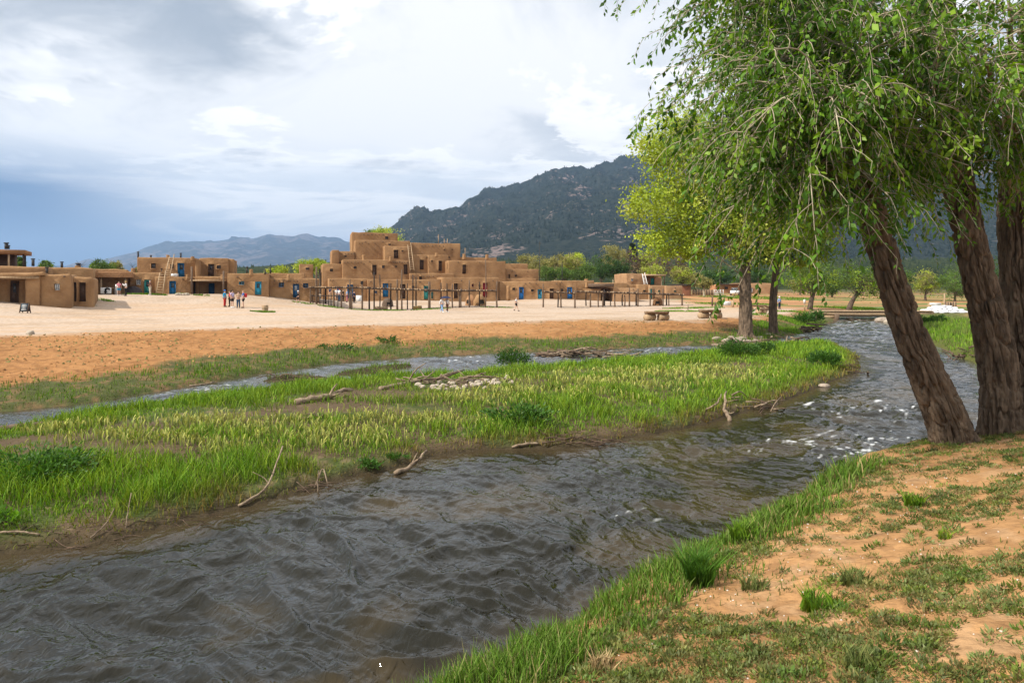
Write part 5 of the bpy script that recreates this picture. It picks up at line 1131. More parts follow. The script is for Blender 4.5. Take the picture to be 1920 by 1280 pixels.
# clods and dry clumps on the bare slope
x, y = scatter(16000, 18, 62, -46, 22, 25, 1.0); f_ = fields(x, y); kk = (f_['far'] > 2.6) & (f_['pe'] < .2) & (fbm(x*.6, y*.6, 3, 171) > -.2); x, y = x[kk], y[kk]; n = len(x); z = ground_z(x, y); r = np.random.default_rng(14)
base_ = np.array([(1, 0, 0), (-.5, .87, 0), (-.5, -.87, 0), (.1, .1, .8), (.4, -.3, .6)]); sz = r.uniform(.025, .085, n); a_ = r.uniform(0, 6.28, n); ca, sa = np.cos(a_), np.sin(a_)
vv = base_[None]*sz[:, None, None]*r.uniform(.7, 1.3, (n, 5, 3)); vx = vv[..., 0]*ca[:, None]-vv[..., 1]*sa[:, None]; vy = vv[..., 0]*sa[:, None]+vv[..., 1]*ca[:, None]; vv = np.stack([vx+x[:, None], vy+y[:, None], vv[..., 2]+z[:, None]-.005], -1).reshape(-1, 3)
k = 5*np.arange(n)[:, None]; tr = np.concatenate([k+np.array([q]) for q in ((0, 1, 3), (1, 2, 3), (2, 0, 4), (0, 3, 4), (2, 4, 3))]); cc = np.repeat(greens(n, 27, [(.40, .20, .08), (.30, .15, .06), (.24, .16, .07), (.15, .15, .05)]), 5, 0)
tag(link('dirt_clods', mesh_np('dirt_clods', vv, None, tr, cc, False), GROUND), 'earth clods and dry plant stubs over the bare slope', 'dirt', None, 'stuff')
# near bank weeds and tufts
def tuft(label, px, py, h, n, rad, pal, seed, name='grass_tuft', cat='grass tuft', broad=1.0):
    b = hit(px, py); o = thing(name, label, cat, tuple(b), 'tufts on the sandy bank'); r = np.random.default_rng(seed); a_ = r.uniform(0, 6.28, n); q = np.sqrt(r.random(n))*rad
    P = np.stack([b[0]+q*np.cos(a_), b[1]+q*np.sin(a_), np.full(n, b[2])], -1); v, qd, tr, c = blades(P, h*r.uniform(.5, 1.15, n), np.full(n, .006*broad+.0007*b[1]), greens(n, seed, pal), lean=.55, seed=seed)
    part('blades', Geo().add(v, qd, tr, c), GRASS, o)
tuft('tall thick grass clump beside the pale upright stone on the bank', 1308, 1095, .32, 420, .10, [(.06, .15, .02), (.08, .18, .02)], 31)
tuft('medium grass clump above the thick clump on the bank edge', 1388, 1015, .24, 200, .09, PALG, 32)
tuft('broad leaved tuft alone on the sand below the tree roots', 1712, 948, .16, 120, .08, PALG, 33, broad=2)
tuft('spreading grass tuft in open sand near the white pebbles', 1615, 1250, .13, 150, .09, PALW, 34)
tuft('pale dry grass tuft at the foot of the bank fringe', 1130, 1255, .12, 160, .07, [(.5, .38, .2), (.42, .3, .15)], 35)
tuft('bushy weed tuft among sand patches mid bank', 1540, 1140, .15, 260, .13, PALG, 36)
tuft('small bright tuft in the open sand', 1770, 1010, .12, 60, .04, [(.2, .3, .03)], 37)
tuft('grass tuft on the sand slope below the thick clump', 1410, 1105, .14, 120, .08, PALW, 38)
tuft('feathery weed tuft on the sand between two bare patches', 1605, 1095, .14, 160, .1, PALW, 39)
geo = Geo(); x, y = scatter(32000, 1.9, 13, -20, 70, 18, 1.25); f_ = fields(x, y); r = np.random.default_rng(12)
den = sst(-.28, .30, fbm(x*1.1, y*1.1, 3, 161)+.04); keep = (f_['near'] > 1.0) & (r.random(len(x)) < den*.62+.06) & (y < 12.5); x, y = x[keep], y[keep]; m_ = len(x)
cr_ = r.uniform(.022, .085, m_)*r.uniform(.6, 1.2, m_); kk = np.clip((cr_/.05)**1.5*34, 9, 80).astype(int); own = np.repeat(np.arange(m_), kk); n = len(own); rad_ = np.sqrt(r.random(n))*cr_[own]; a_ = r.uniform(0, 6.28, n)
X_, Y_ = x[own]+rad_*np.cos(a_), y[own]+rad_*np.sin(a_); dome = np.sqrt(np.clip(1-(rad_/cr_[own])**2, 0, 1))*cr_[own]*.55
P = np.stack([X_, Y_, ground_z(X_, Y_)+r.random(n)*dome], -1); D = np.stack([np.cos(a_)*rad_/cr_[own]+r.normal(0, .5, n), np.sin(a_)*rad_/cr_[own]+r.normal(0, .5, n), .35+r.random(n)], -1)
sz = r.uniform(.010, .024, n)*r.uniform(.6, 1.3, m_)[own]; c = greens(m_, 19, PALW+[(.10, .17, .03), (.16, .21, .04), (.22, .20, .07)])[own]*r.uniform(.8, 1.2, (n, 1)); v, tr, c = leaf_geo(P, D, sz*1.6, sz*.6, c, 5)
geo.add(v, None, tr, c); gw = link('low_weeds', geo.mesh('low_weeds'), LEAF); tag(gw, 'low grey green weeds spread over the sandy bank', 'weeds', None, 'stuff')
# pebbles and litter on the sand
ic = bmesh.new(); bmesh.ops.create_icosphere(ic, subdivisions=1, radius=1); PB = bpy.data.meshes.new('pebble'); ic.to_mesh(PB); ic.free(); PB.materials.append(mat('white_pebble', (.66, .60, .52), (.5, .44, .37), 3, .8))
pv_ = np.array([v.co[:] for v in PB.vertices]); pt = np.array([p.vertices[:] for p in PB.polygons]); geo = Geo(); x, y = scatter(900, 2, 11, 0, 45, 19, 1.2); f_ = fields(x, y); x, y = x[f_['near'] > 1.1], y[f_['near'] > 1.1]; z = ground_z(x, y)
for a_, b_, c_ in zip(x, y, z): geo.add(pv_*rng.uniform(.003, .011)*[1, .8, .6]+(a_, b_, c_+.002), None, pt)
tag(link('gravel', geo.mesh('gravel'), PB.materials[0]), 'fine pale gravel bits scattered over the sandy bank', 'gravel', None, 'stuff')
def stone(label, px, py, sx, sy, sz, m=ROCK, group='stones along the river', rot=0.0):
    b = hit(px, py); bm_ = bmesh.new(); bmesh.ops.create_icosphere(bm_, subdivisions=3, radius=1)
    me = bpy.data.meshes.new('stone'); 
    for v in bm_.verts: c = v.co; s_ = 1+.25*float(vn(np.array([c.x*1.3+px]), np.array([c.y*1.3]), np.array([c.z*1.3]), 3)[0]); v.co = (c.x*sx*s_, c.y*sy*s_, c.z*sz*s_)
    bm_.to_mesh(me); bm_.free(); me.polygons.foreach_set('use_smooth', [True]*len(me.polygons)); o = link('stone', me, m, None, (b[0], b[1], b[2]+sz*.35)); o.rotation_euler[2] = rot; tag(o, label, 'stone', group)
PALES = mat('pale_stone', (.44, .38, .30), (.31, .26, .20), 8, .9, .01, 30)
stone('pale upright stone beside the thick grass clump', 1296, 1040, .04, .035, .075, PALES)
stone('flat pale stone at the island shore below the point', 1545, 725, .17, .13, .08, ROCK)
stone('round tan boulder on the plaza edge above the bare slope', 57, 627, .17, .16, .15, PALES, 'stones on the plaza')
stone('white rock in the water by the bridge', 1668, 606, .6, .4, .3, PALES); stone('brown rock in the water beside the white rock by the bridge', 1655, 604, .7, .4, .35)
for i, (px, py, s_) in enumerate(((1345, 636, .3), (1362, 640, .35), (1380, 641, .4), (1398, 643, .35), (1415, 641, .3), (1370, 634, .25), (1390, 636, .3), (1424, 634, .25), (1440, 628, .25))): stone('flat tan rock among the rocks at the cottonwood roots', px, py, s_, s_*.7, s_*.4, ROCK, 'rocks at the cottonwood roots', i)
for i in range(46):
    px = 800+rng.uniform(-20, 160); py = 722+rng.normal(0, 5)-(px-880)*.05; s_ = rng.uniform(.05, .13); stone('small tan cobble on the gravel patch of the island', px, py, s_, s_*.8, s_*.6, PALES if i % 3 else ROCK, 'cobbles on the island gravel patch', i)
for i in range(12): px = 330+rng.uniform(0, 22); stone('pale rubble stone at the foot of the ladder house wall', px, 552.5+rng.uniform(0, 1), .22, .2, .16, PALES, 'rubble stones by the ladder house', i)

# ================================================================== driftwood
def drift(label, pts, r0, r1, m=DRIFT, forks=0, lift=.04, group='driftwood along the island'):
    W = [hit(px, py)+(0, 0, dz_) for px, py, dz_ in pts]; p = catmull(W, 10); p = p+np.concatenate([rng.normal(0, r0*.25, (9, 3)), [[0, 0, 0]]]); o = thing('driftwood', label, 'driftwood', tuple(p[0]), group)
    part('stem', Geo().tube(p, np.linspace(r0, r1, 10)*rng.uniform(.85, 1.15, 10), 7), m, o)
    for i in range(forks):
        a = p[rng.integers(3, 8)]; L_ = np.linalg.norm(p[-1]-p[0])*rng.uniform(.15, .35); d = rng.normal(0, 1, 3); d[2] = abs(d[2])*.8; d /= np.linalg.norm(d)
        part('twig', Geo().tube(catmull([a, a+d*L_*.5+rng.normal(0, L_*.08, 3), a+d*L_], 6), np.linspace(r1*.9, r1*.3, 6), 5), m, o)
drift('long thick pale driftwood branch lying across the grassy mid island', [(556, 758, .05), (600, 752, .1), (660, 740, .12)], .085, .05, DRIFT, 2)
drift('long pale driftwood pole beside the cobble patch', [(712, 731, .04), (770, 722, .08), (830, 715, .1)], .07, .035, DRIFT, 3)
drift('slanting pale branch leaning down the island bank into the water', [(447, 952, .02), (500, 925, .1), (530, 880, .38)], .022, .012, DRIFT, 2)
drift('thick pointed driftwood piece at the water edge beside a standing twig', [(740, 890, .03), (770, 882, .08), (800, 868, .22)], .045, .02, DRIFT, 3)
drift('upright forked twig standing out of the bank roots', [(597, 925, 0), (596, 925, .18), (598, 925, .36)], .016, .008, DRIFT, 2)
drift('pale curved branch arching from the bank roots', [(590, 915, 0), (605, 905, .22), (615, 915, .02)], .014, .008, DRIFT, 1)
drift('long thin pale stick lying on the muddy bank by the leafy sprout', [(0, 1003, .03), (35, 1004, .05), (75, 1008, .03)], .016, .010, DRIFT, 0)
drift('bent pale twig curling up from the muddy bank', [(236, 990, 0), (240, 975, .12), (246, 960, .26)], .008, .005, DRIFT, 1)
drift('thin twigs sticking from the muddy bank above the river', [(170, 1010, .02), (195, 995, .05), (215, 975, .16)], .010, .005, DRIFT, 3)
drift('antler shaped pale driftwood fork at the dark water edge', [(1370, 790, .0), (1360, 778, .18), (1362, 765, .42)], .055, .02, DRIFT, 3)
drift('thin curved stick beside the antler shaped fork', [(1325, 772, .05), (1345, 770, .2), (1352, 760, .3)], .03, .012, DRIFT, 1)
drift('bleached branch on the island edge near the plain gravel', [(960, 842, .03), (985, 838, .06), (1010, 836, .05)], .03, .02, DRIFT, 1)
drift('flat drift log on the island mud by the yellow flowers', [(560, 790, .03), (590, 785, .05), (612, 783, .05)], .04, .03, DRIFTD, 2)
drift('pale log lying across the side channel grass', [(355, 725, .03), (380, 723, .04), (402, 718, .04)], .03, .02, DRIFT, 0)
drift('dark log in the shallow side channel at the island corner', [(0, 805, .04), (50, 803, .06), (120, 797, .05)], .06, .04, DRIFTD, 1)
drift('curved branch on the tip of the channel beside the wide bush', [(1335, 648, .04), (1360, 652, .1), (1378, 646, .1)], .09, .05, DRIFT, 0)
def pile(label, px, py, wd, hgt, n, L_, r_, m=DRIFT, ang=0.0, Y=None):
    b = hit(px, py); o = thing('driftwood_pile', label, 'driftwood pile', tuple(b), 'flood debris heaps')
    for i in range(n):
        a_ = ang+rng.normal(0, .55); l = L_*rng.uniform(.4, 1.2); q = b+(rng.uniform(-wd, wd)*math.cos(ang), rng.uniform(-wd, wd)*math.sin(ang)+rng.uniform(-.25, .25)*wd*.5, 0)
        q[2] = max(gz(q[0], q[1]), 0)+rng.uniform(-.03, hgt*.8)*(1-abs(q[0]-b[0])/wd*.6); d = np.array((math.cos(a_), math.sin(a_), rng.normal(0, .18))); rr_ = r_*rng.uniform(.25, .95)
        part('branch', Geo().tube(catmull([q-d*l/2, q+rng.normal(0, l*.06, 3), q+d*l/2], 6), np.linspace(rr_, rr_*.5, 6), 6), m if rng.random() < .7 else DRIFTD, o)
pile('long heap of bleached drift logs at the channel bend below the bush', 1110, 668, 2.0, .5, 34, 1.8, .07, DRIFT, .1)
pile('heap of bleached drift logs stranded below the two cottonwoods', 1440, 648, 2.4, .45, 34, 1.9, .07, DRIFT, .3)
pile('tangled twigs heap above the cobble patch on the island', 860, 718, 1.4, .3, 30, 1.1, .04, DRIFT, .2)
pile('tangle of twigs on the low island edge above the dark riffle', 1090, 828, .9, .18, 34, .7, .018, DRIFTD, .15)
pile('tangle of roots and twigs beside the upright forked twig', 600, 918, .45, .12, 26, .4, .010, DRIFTD, .4)
pile('bundle of pale roots at the water edge past the antler fork', 1415, 768, .9, .3, 24, .9, .03, DRIFT, .4)
pile('mat of dark twigs in the side channel shallows', 555, 712, 1.2, .15, 20, 1.0, .035, DRIFTD, .1)
pile('dark root tangle on the stony island point', 1590, 690, .8, .25, 22, .9, .03, DRIFTD, 1.1)
pile('upturned root stump on the shore near the bridge', 1527, 622, .9, .8, 20, 1.4, .09, DRIFTD, .3)
pile('brown root tangle undercutting the other grassy bank', 1800, 672, 1.2, .4, 26, 1.1, .05, DRIFTD, .9)
pile('fine twigs caught along the muddy bank corner', 130, 1010, .8, .10, 40, .4, .007, DRIFTD, .3)
pile('fine twigs caught below the slanting pale branch', 330, 975, .7, .10, 34, .4, .007, DRIFTD, .4)

# ================================================================== trees
BARK = mat('cottonwood_bark', (.22, .158, .108), (.075, .055, .040), 10, .95, .03, 26, stretch=(1, 1, .22), spec=.1)
BARKP = mat('pale_branch_bark', (.46, .40, .29), (.28, .235, .16), 8, .9, spec=.1)
BARKL = mat('limb_bark', (.30, .25, .18), (.18, .145, .10), 8, .95, .006, 30, spec=.1)
BARKB = mat('tree_bark', (.15, .11, .08), (.09, .065, .05), 6, .95, .01, 15, spec=.1)
def bark_trunk(path, rad, nl, nn=110, amp=.035, seed=1, flare=0.0):
    p = catmull(path, nl); r_ = np.interp(np.linspace(0, 1, nl), np.linspace(0, 1, len(rad)), rad)
    v, q, _ = tube_np(p, np.ones(nl), nn, False); v = v.reshape(nl, nn, 3); d = v-p[:, None]
    s = np.concatenate([[0], np.cumsum(np.linalg.norm(np.diff(p, axis=0), axis=1))])[:, None]*np.ones((1, nn)); th_ = np.arange(nn)[None]*2*np.pi/nn*np.ones((nl, 1))
    rr_ = r_[:, None]*np.ones((1, nn)); k = 1/.062; X, Y_ = np.cos(th_)*rr_*k, np.sin(th_)*rr_*k
    wv = .9*fbm(X*.35, Y_*.35, 2, seed+9, z=s*1.2)
    rd = 1-np.abs(vn(X+wv, Y_+wv, s*1.9, seed))*2.2; rd2 = 1-np.abs(vn(X*2.1+wv, Y_*2.1, s*5.0, seed+3))*2; fine = vn(X*5, Y_*5, s*16, seed+5)
    big = fbm(np.cos(th_)*1.4, np.sin(th_)*1.4, 3, seed+7, z=s*.5)
    pl_ = np.clip(np.abs(vn(X+wv, Y_+wv, s*3.0, seed))*3.2, 0, 1); pl2 = np.clip(np.abs(vn(X*2.0+wv, Y_*2.0, s*7.5, seed+3))*3.0, 0, 1)
    disp = amp*(1.25*pl_+.45*pl2+.22*fine-1.6)+.07*r_[:, None]*big
    if flare:
        root = np.clip(1-s/.75, 0, 1)**2; disp = disp+root*flare*(.7+.75*np.cos(th_*5+seed+2*s))*r_[:, None]*1.3
    v = p[:, None]+d*(rr_+disp)[:, :, None]
    return Geo().add(v.reshape(-1, 3), q)
def spray_leaves(r, start, d0, L_, nl, ls, col, droop=.9):
    """a hanging twig with alternate leaves; returns twig points and leaf arrays"""
    t = np.linspace(0, 1, 6)[:, None]; d0 = d0/np.linalg.norm(d0); p = start+d0*L_*t*(1-.35*t*droop)+np.array((0, 0, -1.0))*L_*droop*.62*t**1.8+r.normal(0, .02, (6, 3))*t
    u = np.linspace(.12, 1, nl); P = np.stack([np.interp(u, t[:, 0], p[:, i]) for i in range(3)], -1); tg = np.gradient(p, axis=0); T = np.stack([np.interp(u, t[:, 0], tg[:, i]) for i in range(3)], -1); T /= np.linalg.norm(T, axis=1)[:, None]
    sd = np.cross(T, r.normal(0, 1, (nl, 3))); sd /= np.linalg.norm(sd, axis=1)[:, None]; D = T*.5+sd*.75+np.array((0, 0, -.55)); return p, P+sd*.012, D
LEAFMESH = []
for cc_ in ((.10, .21, .02), (.14, .26, .026), (.075, .165, .016)):
    lv_ = [(0, 0, 0), (.17, .22, .03), (.22, .45, .04), (.13, .74, .02), (0, 1, -.04), (-.13, .74, .02), (-.22, .45, .04), (-.17, .22, .03), (0, .22, -.01), (0, .45, -.01), (0, .74, -.02)]
    lm_ = mesh_np('leaf', lv_, [(8, 1, 2, 9), (9, 2, 3, 10), (8, 9, 6, 7), (9, 10, 5, 6)], [(0, 1, 8), (0, 8, 7), (10, 3, 4), (10, 4, 5)], np.array(cc_)*np.ones((11, 1))); lm_.materials.append(LEAF); LEAFMESH.append(lm_)
def cottonwood(name, label, trunks, targets, nsub, nspray, seed, ls=.105, pal=None):
    """big tree: bark trunks, limbs to targets, side branches, drooping leafy sprays"""
    r = np.random.default_rng(seed); o = thing(name, label, 'tree', tuple(trunks[0][0][0]))
    for i, (path, rad, fl) in enumerate(trunks): part('trunk', bark_trunk(path, rad, 340, 170, .046, seed+i*3, fl), BARK, o)
    LP, LD, LS, LC = [], [], [], []; tw_ = Geo(); pal = np.array(pal)
    for (ti, u, tgt, r0) in targets:
        path = catmull(trunks[ti][0], 40); a = path[int(u*39)]; tgt = np.array(tgt, float); m = (a+tgt)/2+(0, 0, .45)+r.normal(0, .15, 3); lp = catmull([a, m, tgt], 14)
        part('limb', Geo().tube(lp, np.linspace(r0*.9, r0*.16, 14), 8), BARKL, o)
        for j in range(nsub):
            b = lp[r.integers(3, 14)]; dv = r.normal(0, 1, 3)*[1, .9, .55]+(tgt-a)/np.linalg.norm(tgt-a)*.7; dv /= np.linalg.norm(dv); sl = r.uniform(.7, 1.7); e = b+dv*sl+(0, 0, -.12*sl); sp = catmull([b, (b+e)/2+(0, 0, .14*sl), e], 8)
            tw_.tube(sp, np.linspace(.011, .005, 8), 5)
            for k in range(nspray):
                st = sp[r.integers(1, 8)]; dd = dv+r.normal(0, .7, 3); dd[2] = dd[2]*.6; L_ = r.uniform(.35, .9); nl = int(L_*24); p, P, D = spray_leaves(r, st, dd, L_, nl, ls, None); tw_.tube(p, np.linspace(.006, .0022, 6), 3, cap=False)
                LP.append(P); LD.append(D); LS.append(ls*r.uniform(.55, 1.05)*r.uniform(.65, 1.2, nl)); LC.append(pal[r.integers(0, len(pal))]*r.uniform(.75, 1.25, (nl, 1)))
    P, D, S, C = map(np.concatenate, (LP, LD, LS, LC)); v, tr, c = leaf_geo(P, D, S, S*.46*r.uniform(.8, 1.2, len(S)), C, seed, .16)
    near_i = np.argsort(np.linalg.norm(P-np.array((0, 0, EYE)), axis=1))[:150]; keepm = np.ones(len(P), bool); keepm[near_i] = False
    for ii in near_i:
        d_ = Vector(D[ii]).normalized(); lo_ = link('leaf', LEAFMESH[int(ii) % 3], None, o, tuple(P[ii]-np.array(o.location))); lo_.rotation_euler = d_.to_track_quat('Y', 'Z').to_euler(); lo_.scale = (S[ii],)*3
    P, D, S, C = P[keepm], D[keepm], S[keepm], C[keepm]; v, tr, c = leaf_geo(P, D, S, S*.46*r.uniform(.8, 1.2, len(S)), C, seed, .16)
    part('twigs', tw_, BARKP, o)['kind'] = 'stuff'; part('crown', Geo().add(v, None, tr, c), LEAF, o)['kind'] = 'stuff'; return o, len(S)
PALC = [(.09, .20, .016), (.14, .27, .02), (.045, .110, .010), (.20, .33, .03), (.075, .17, .016)]
def px_path(pts, Y0, Y1): n = len(pts); return [at(a, b, Y0+(Y1-Y0)*i/(n-1)) for i, (a, b) in enumerate(pts)]
b1 = hit(1790, 832); Y1_ = b1[1]
T1 = px_path([(1806, 885), (1780, 800), (1745, 715), (1706, 625), (1672, 530), (1645, 440), (1622, 355), (1604, 280), (1588, 180), (1570, 60), (1556, -80), (1548, -260)], Y1_, Y1_-.3)
R1 = [a*Y1_/F for a in (40, 37, 33, 28, 26, 25, 24, 22, 20, 18, 15, 11)]
b2 = hit(1880, 815); Y2_ = b2[1]
T2 = px_path([(1882, 870), (1876, 790), (1874, 720), (1862, 630), (1840, 540), (1816, 440), (1797, 350), (1784, 250), (1774, 120), (1768, -40), (1772, -260)], Y2_, Y2_-.2)
R2 = [a*Y2_/F for a in (42, 35, 33, 32, 28, 26, 25, 23, 21, 18, 12)]
T3 = px_path([(1935, 825), (1932, 780), (1926, 700), (1916, 600), (1908, 500), (1903, 400), (1910, 300), (1922, 180), (1935, 20), (1950, -200)], Y2_+.55, Y2_+1.0)
R3 = [a*Y2_/F for a in (46, 40, 36, 33, 31, 29, 27, 24, 20, 12)]
r = np.random.default_rng(77)
def tg(px, py, Y): return at(px, py, Y)
tgtA = [(0, .60, tg(1440, 320, 8.6), .045), (0, .64, tg(1390, 250, 9.0), .05), (0, .56, tg(1500, 390, 9.2), .04), (0, .70, tg(1390, 30, 8.2), .075), (0, .72, tg(1450, 120, 7.6), .07), (0, .66, tg(1495, 155, 7.4), .065), (0, .62, tg(1510, 225, 7.8), .06), (0, .60, tg(1510, 295, 8.2), .05), (0, .75, tg(1310, -90, 8.8), .08), (0, .78, tg(1400, -20, 7.0), .07),
        (0, .80, tg(1480, -120, 8.0), .08), (0, .64, tg(1560, 175, 7.0), .055), (0, .64, tg(1600, 195, 7.8), .05), (0, .70, tg(1560, 60, 10.6), .07), (0, .66, tg(1450, 125, 10.8), .07), (0, .62, tg(1520, 275, 11), .06), (0, .60, tg(1660, 275, 11.4), .04), (0, .82, tg(1270, -170, 9.4), .08), (0, .72, tg(1430, 135, 9.6), .06),
        (0, .85, tg(1600, -240, 7.2), .08), (0, .6, tg(1470, 265, 9.4), .05), (0, .66, tg(1360, -10, 10.0), .06), (0, .68, tg(1640, 130, 7.6), .055), (0, .60, tg(1540, 325, 10.4), .045), (0, .60, tg(1690, 345, 11.8), .03)]
tgtB = [(0, .62, tg(1700, 145, 7.8), .065), (0, .62, tg(1750, 185, 7.6), .055), (0, .66, tg(1820, 105, 7.2), .07), (0, .70, tg(1680, 60, 8.0), .07), (0, .74, tg(1780, -40, 7.4), .075), (1, .60, tg(1880, 205, 7.8), .06), (1, .66, tg(1960, 150, 8.0), .07), (1, .62, tg(2020, 225, 9), .07), (1, .72, tg(1900, 20, 8.2), .07),
        (0, .58, tg(1720, 275, 10.8), .045), (1, .58, tg(1880, 245, 8.6), .05), (0, .60, tg(1700, 325, 11), .05), (0, .8, tg(1700, -160, 9), .08), (1, .8, tg(1960, -120, 9.4), .08), (1, .6, tg(1960, 275, 9.4), .05), (0, .68, tg(1640, 205, 11.5), .06), (0, .60, tg(1730, 205, 9.6), .04)]
_, nA = cottonwood('leaning_cottonwood', 'cottonwood with a trunk leaning out over the river, drooping leafy boughs', [(T1, R1, .55)], tgtA, 15, 9, 201, .105, PALC)
_, nB = cottonwood('forked_cottonwood', 'massive cottonwood with two upright furrowed trunks from one base', [(T2, R2, .5), (T3, R3, .45)], tgtB, 13, 8, 202, .105, PALC)
print('near leaves', nA, nB)

def tree(name, label, base, hgt, crowns, n, ls, pal, tr_path=None, r0=.3, seed=1, bare=.0, group=None, clump=None, barkm=None, nlimb=9, near=False):
    """smaller or more distant tree: trunk with limbs into an uneven crown of leaf clumps. crowns: (centre, radii) ellipsoids"""
    r = np.random.default_rng(seed); o = thing(name, label, 'tree', tuple(base), group); base = np.array(base, float); barkm = barkm or BARKB
    cs = [np.array(c[0], float) for c in crowns]; rs = [np.array(c[1], float) for c in crowns]; wts = np.array([np.prod(q)**(2/3) for q in rs]); wts /= wts.sum()
    top = np.array(tr_path[-1]) if tr_path is not None else cs[0]
    pth = tr_path if tr_path is not None else [base-(0, 0, .2), base+(top-base)*.4+r.normal(0, hgt*.01, 3), top]
    if near: part('trunk', bark_trunk(pth, [r0*1.25, r0, r0*.8, r0*.5, r0*.2], 120, 64, .045, seed, .8), BARK, o)
    else: part('trunk', Geo().tube(catmull(pth, 9), np.linspace(r0*1.2, r0*.3, 9), 8), barkm, o)
    P_, C_ = [], []; lim = Geo(); path = catmull(pth, 20); pal = np.array(pal); K = clump or max(14, n//70)
    for i in range(K):
        j = r.choice(len(cs), p=wts); d = r.normal(0, 1, 3); d /= np.linalg.norm(d); q = cs[j]+d*rs[j]*r.uniform(.35, 1.0)**.6
        m = n//K; sg = rs[j].mean()*r.uniform(.12, .26); pts = q+r.normal(0, 1, (m, 3))*sg*[1.15, 1.15, .75]; P_.append(pts); C_.append(pal[r.integers(0, len(pal))]*r.uniform(.7, 1.25)*np.ones((m, 1))*r.uniform(.85, 1.15, (m, 1)))
        if i < nlimb*4:
            a = path[r.integers(7, 19)]; lp = catmull([a, (a+q)/2+(0, 0, hgt*.02), q], 7); lim.tube(lp, np.linspace(r0*.28 if i < nlimb else r0*.12, r0*.03, 7), 5)
    part('limbs', lim, barkm if not near else BARKP, o)['kind'] = 'stuff'
    P, C = np.concatenate(P_), np.concatenate(C_); D = r.normal(0, 1, P.shape); D[:, 2] -= .3
    v, tr, c = leaf_geo(P, D, ls*r.uniform(.6, 1.35, len(P)), ls*.55*r.uniform(.7, 1.2, len(P)), C, seed, .2)
    part('crown', Geo().add(v, None, tr, c), LEAF, o)['kind'] = 'stuff'; return o
YG = [(.32, .41, .04), (.38, .46, .05), (.24, .33, .035), (.42, .47, .08)]
OL = [(.26, .25, .075), (.30, .28, .09), (.22, .22, .06)]
GG = [(.09, .16, .025), (.11, .19, .03), (.075, .13, .02)]
BB = [(.15, .105, .07), (.12, .085, .06), (.18, .14, .07)]
CO = [(.018, .032, .014), (.026, .04, .018)]
# the two lit cottonwoods across the side channel
ba = np.array((14.2, 41.5, gz(14.2, 41.5))); Ya = 41.5
E = lambda px, py, Y, rx, ry, rz: (at(px, py, Y), np.array((rx, ry, rz))*Y/F)
tree('bright_cottonwood', 'tall sunlit yellow green cottonwood with thick trunk on the bare slope', ba, 12,
     [E(1330, 300, Ya, 105, 100, 80), E(1240, 385, Ya, 75, 80, 35), E(1270, 455, Ya, 70, 70, 32), E(1270, 265, Ya, 70, 70, 55), E(1400, 420, Ya, 90, 90, 70), E(1340, 380, Ya, 80, 100, 60), E(1440, 330, Ya, 90, 90, 80)], 40000, .21, YG,
     [ba-(0, 0, .3), at(1398, 560, Ya), at(1396, 480, Ya), at(1385, 400, Ya), at(1365, 300, Ya)], .36, 301, near=True, clump=330, nlimb=14)
bb = np.array((17.5, 45.7, gz(17.5, 45.7))); Yb_ = 45.7
tree('green_cottonwood', 'slimmer cottonwood with green crown next to the thick trunked one', bb, 12,
     [E(1470, 380, Yb_, 85, 85, 75), E(1510, 460, Yb_, 55, 60, 35), E(1440, 290, Yb_, 80, 80, 80), E(1430, 465, Yb_, 50, 55, 30), E(1535, 400, Yb_, 45, 60, 50)], 34000, .22, YG[:3]+GG[:2],
     [bb-(0, 0, .3), at(1450, 560, Yb_), at(1458, 480, Yb_), at(1465, 400, Yb_), at(1460, 300, Yb_)], .25, 302, near=True, clump=240, nlimb=12)  # crown leaves mix yellow green and mid green
# crooked trees by the bridge
for px, Y, lean, cr, lab, sd in ((1518, 84, 10, [E(1520, 522, 84, 48, 50, 30), E(1500, 500, 84, 30, 40, 18), E(1550, 530, 84, 26, 30, 20)], 'short crooked green tree beside the marker post', 311),
                                 (1590, 88, 26, [E(1620, 525, 88, 46, 50, 30), E(1590, 515, 88, 30, 34, 22), E(1655, 540, 88, 26, 30, 18)], 'green tree with a slanting trunk behind the log bridge', 312)):
    b = gnd(px, Y); tree('crooked_tree', lab, b, 6, cr, 5200, .24, GG+YG[2:3], [b-(0, 0, .2), at(px+lean*.35, 562, Y), at(px+lean, 540, Y), at(px+lean*1.2, 515, Y)], .32, sd, group='trees by the bridge', nlimb=10)
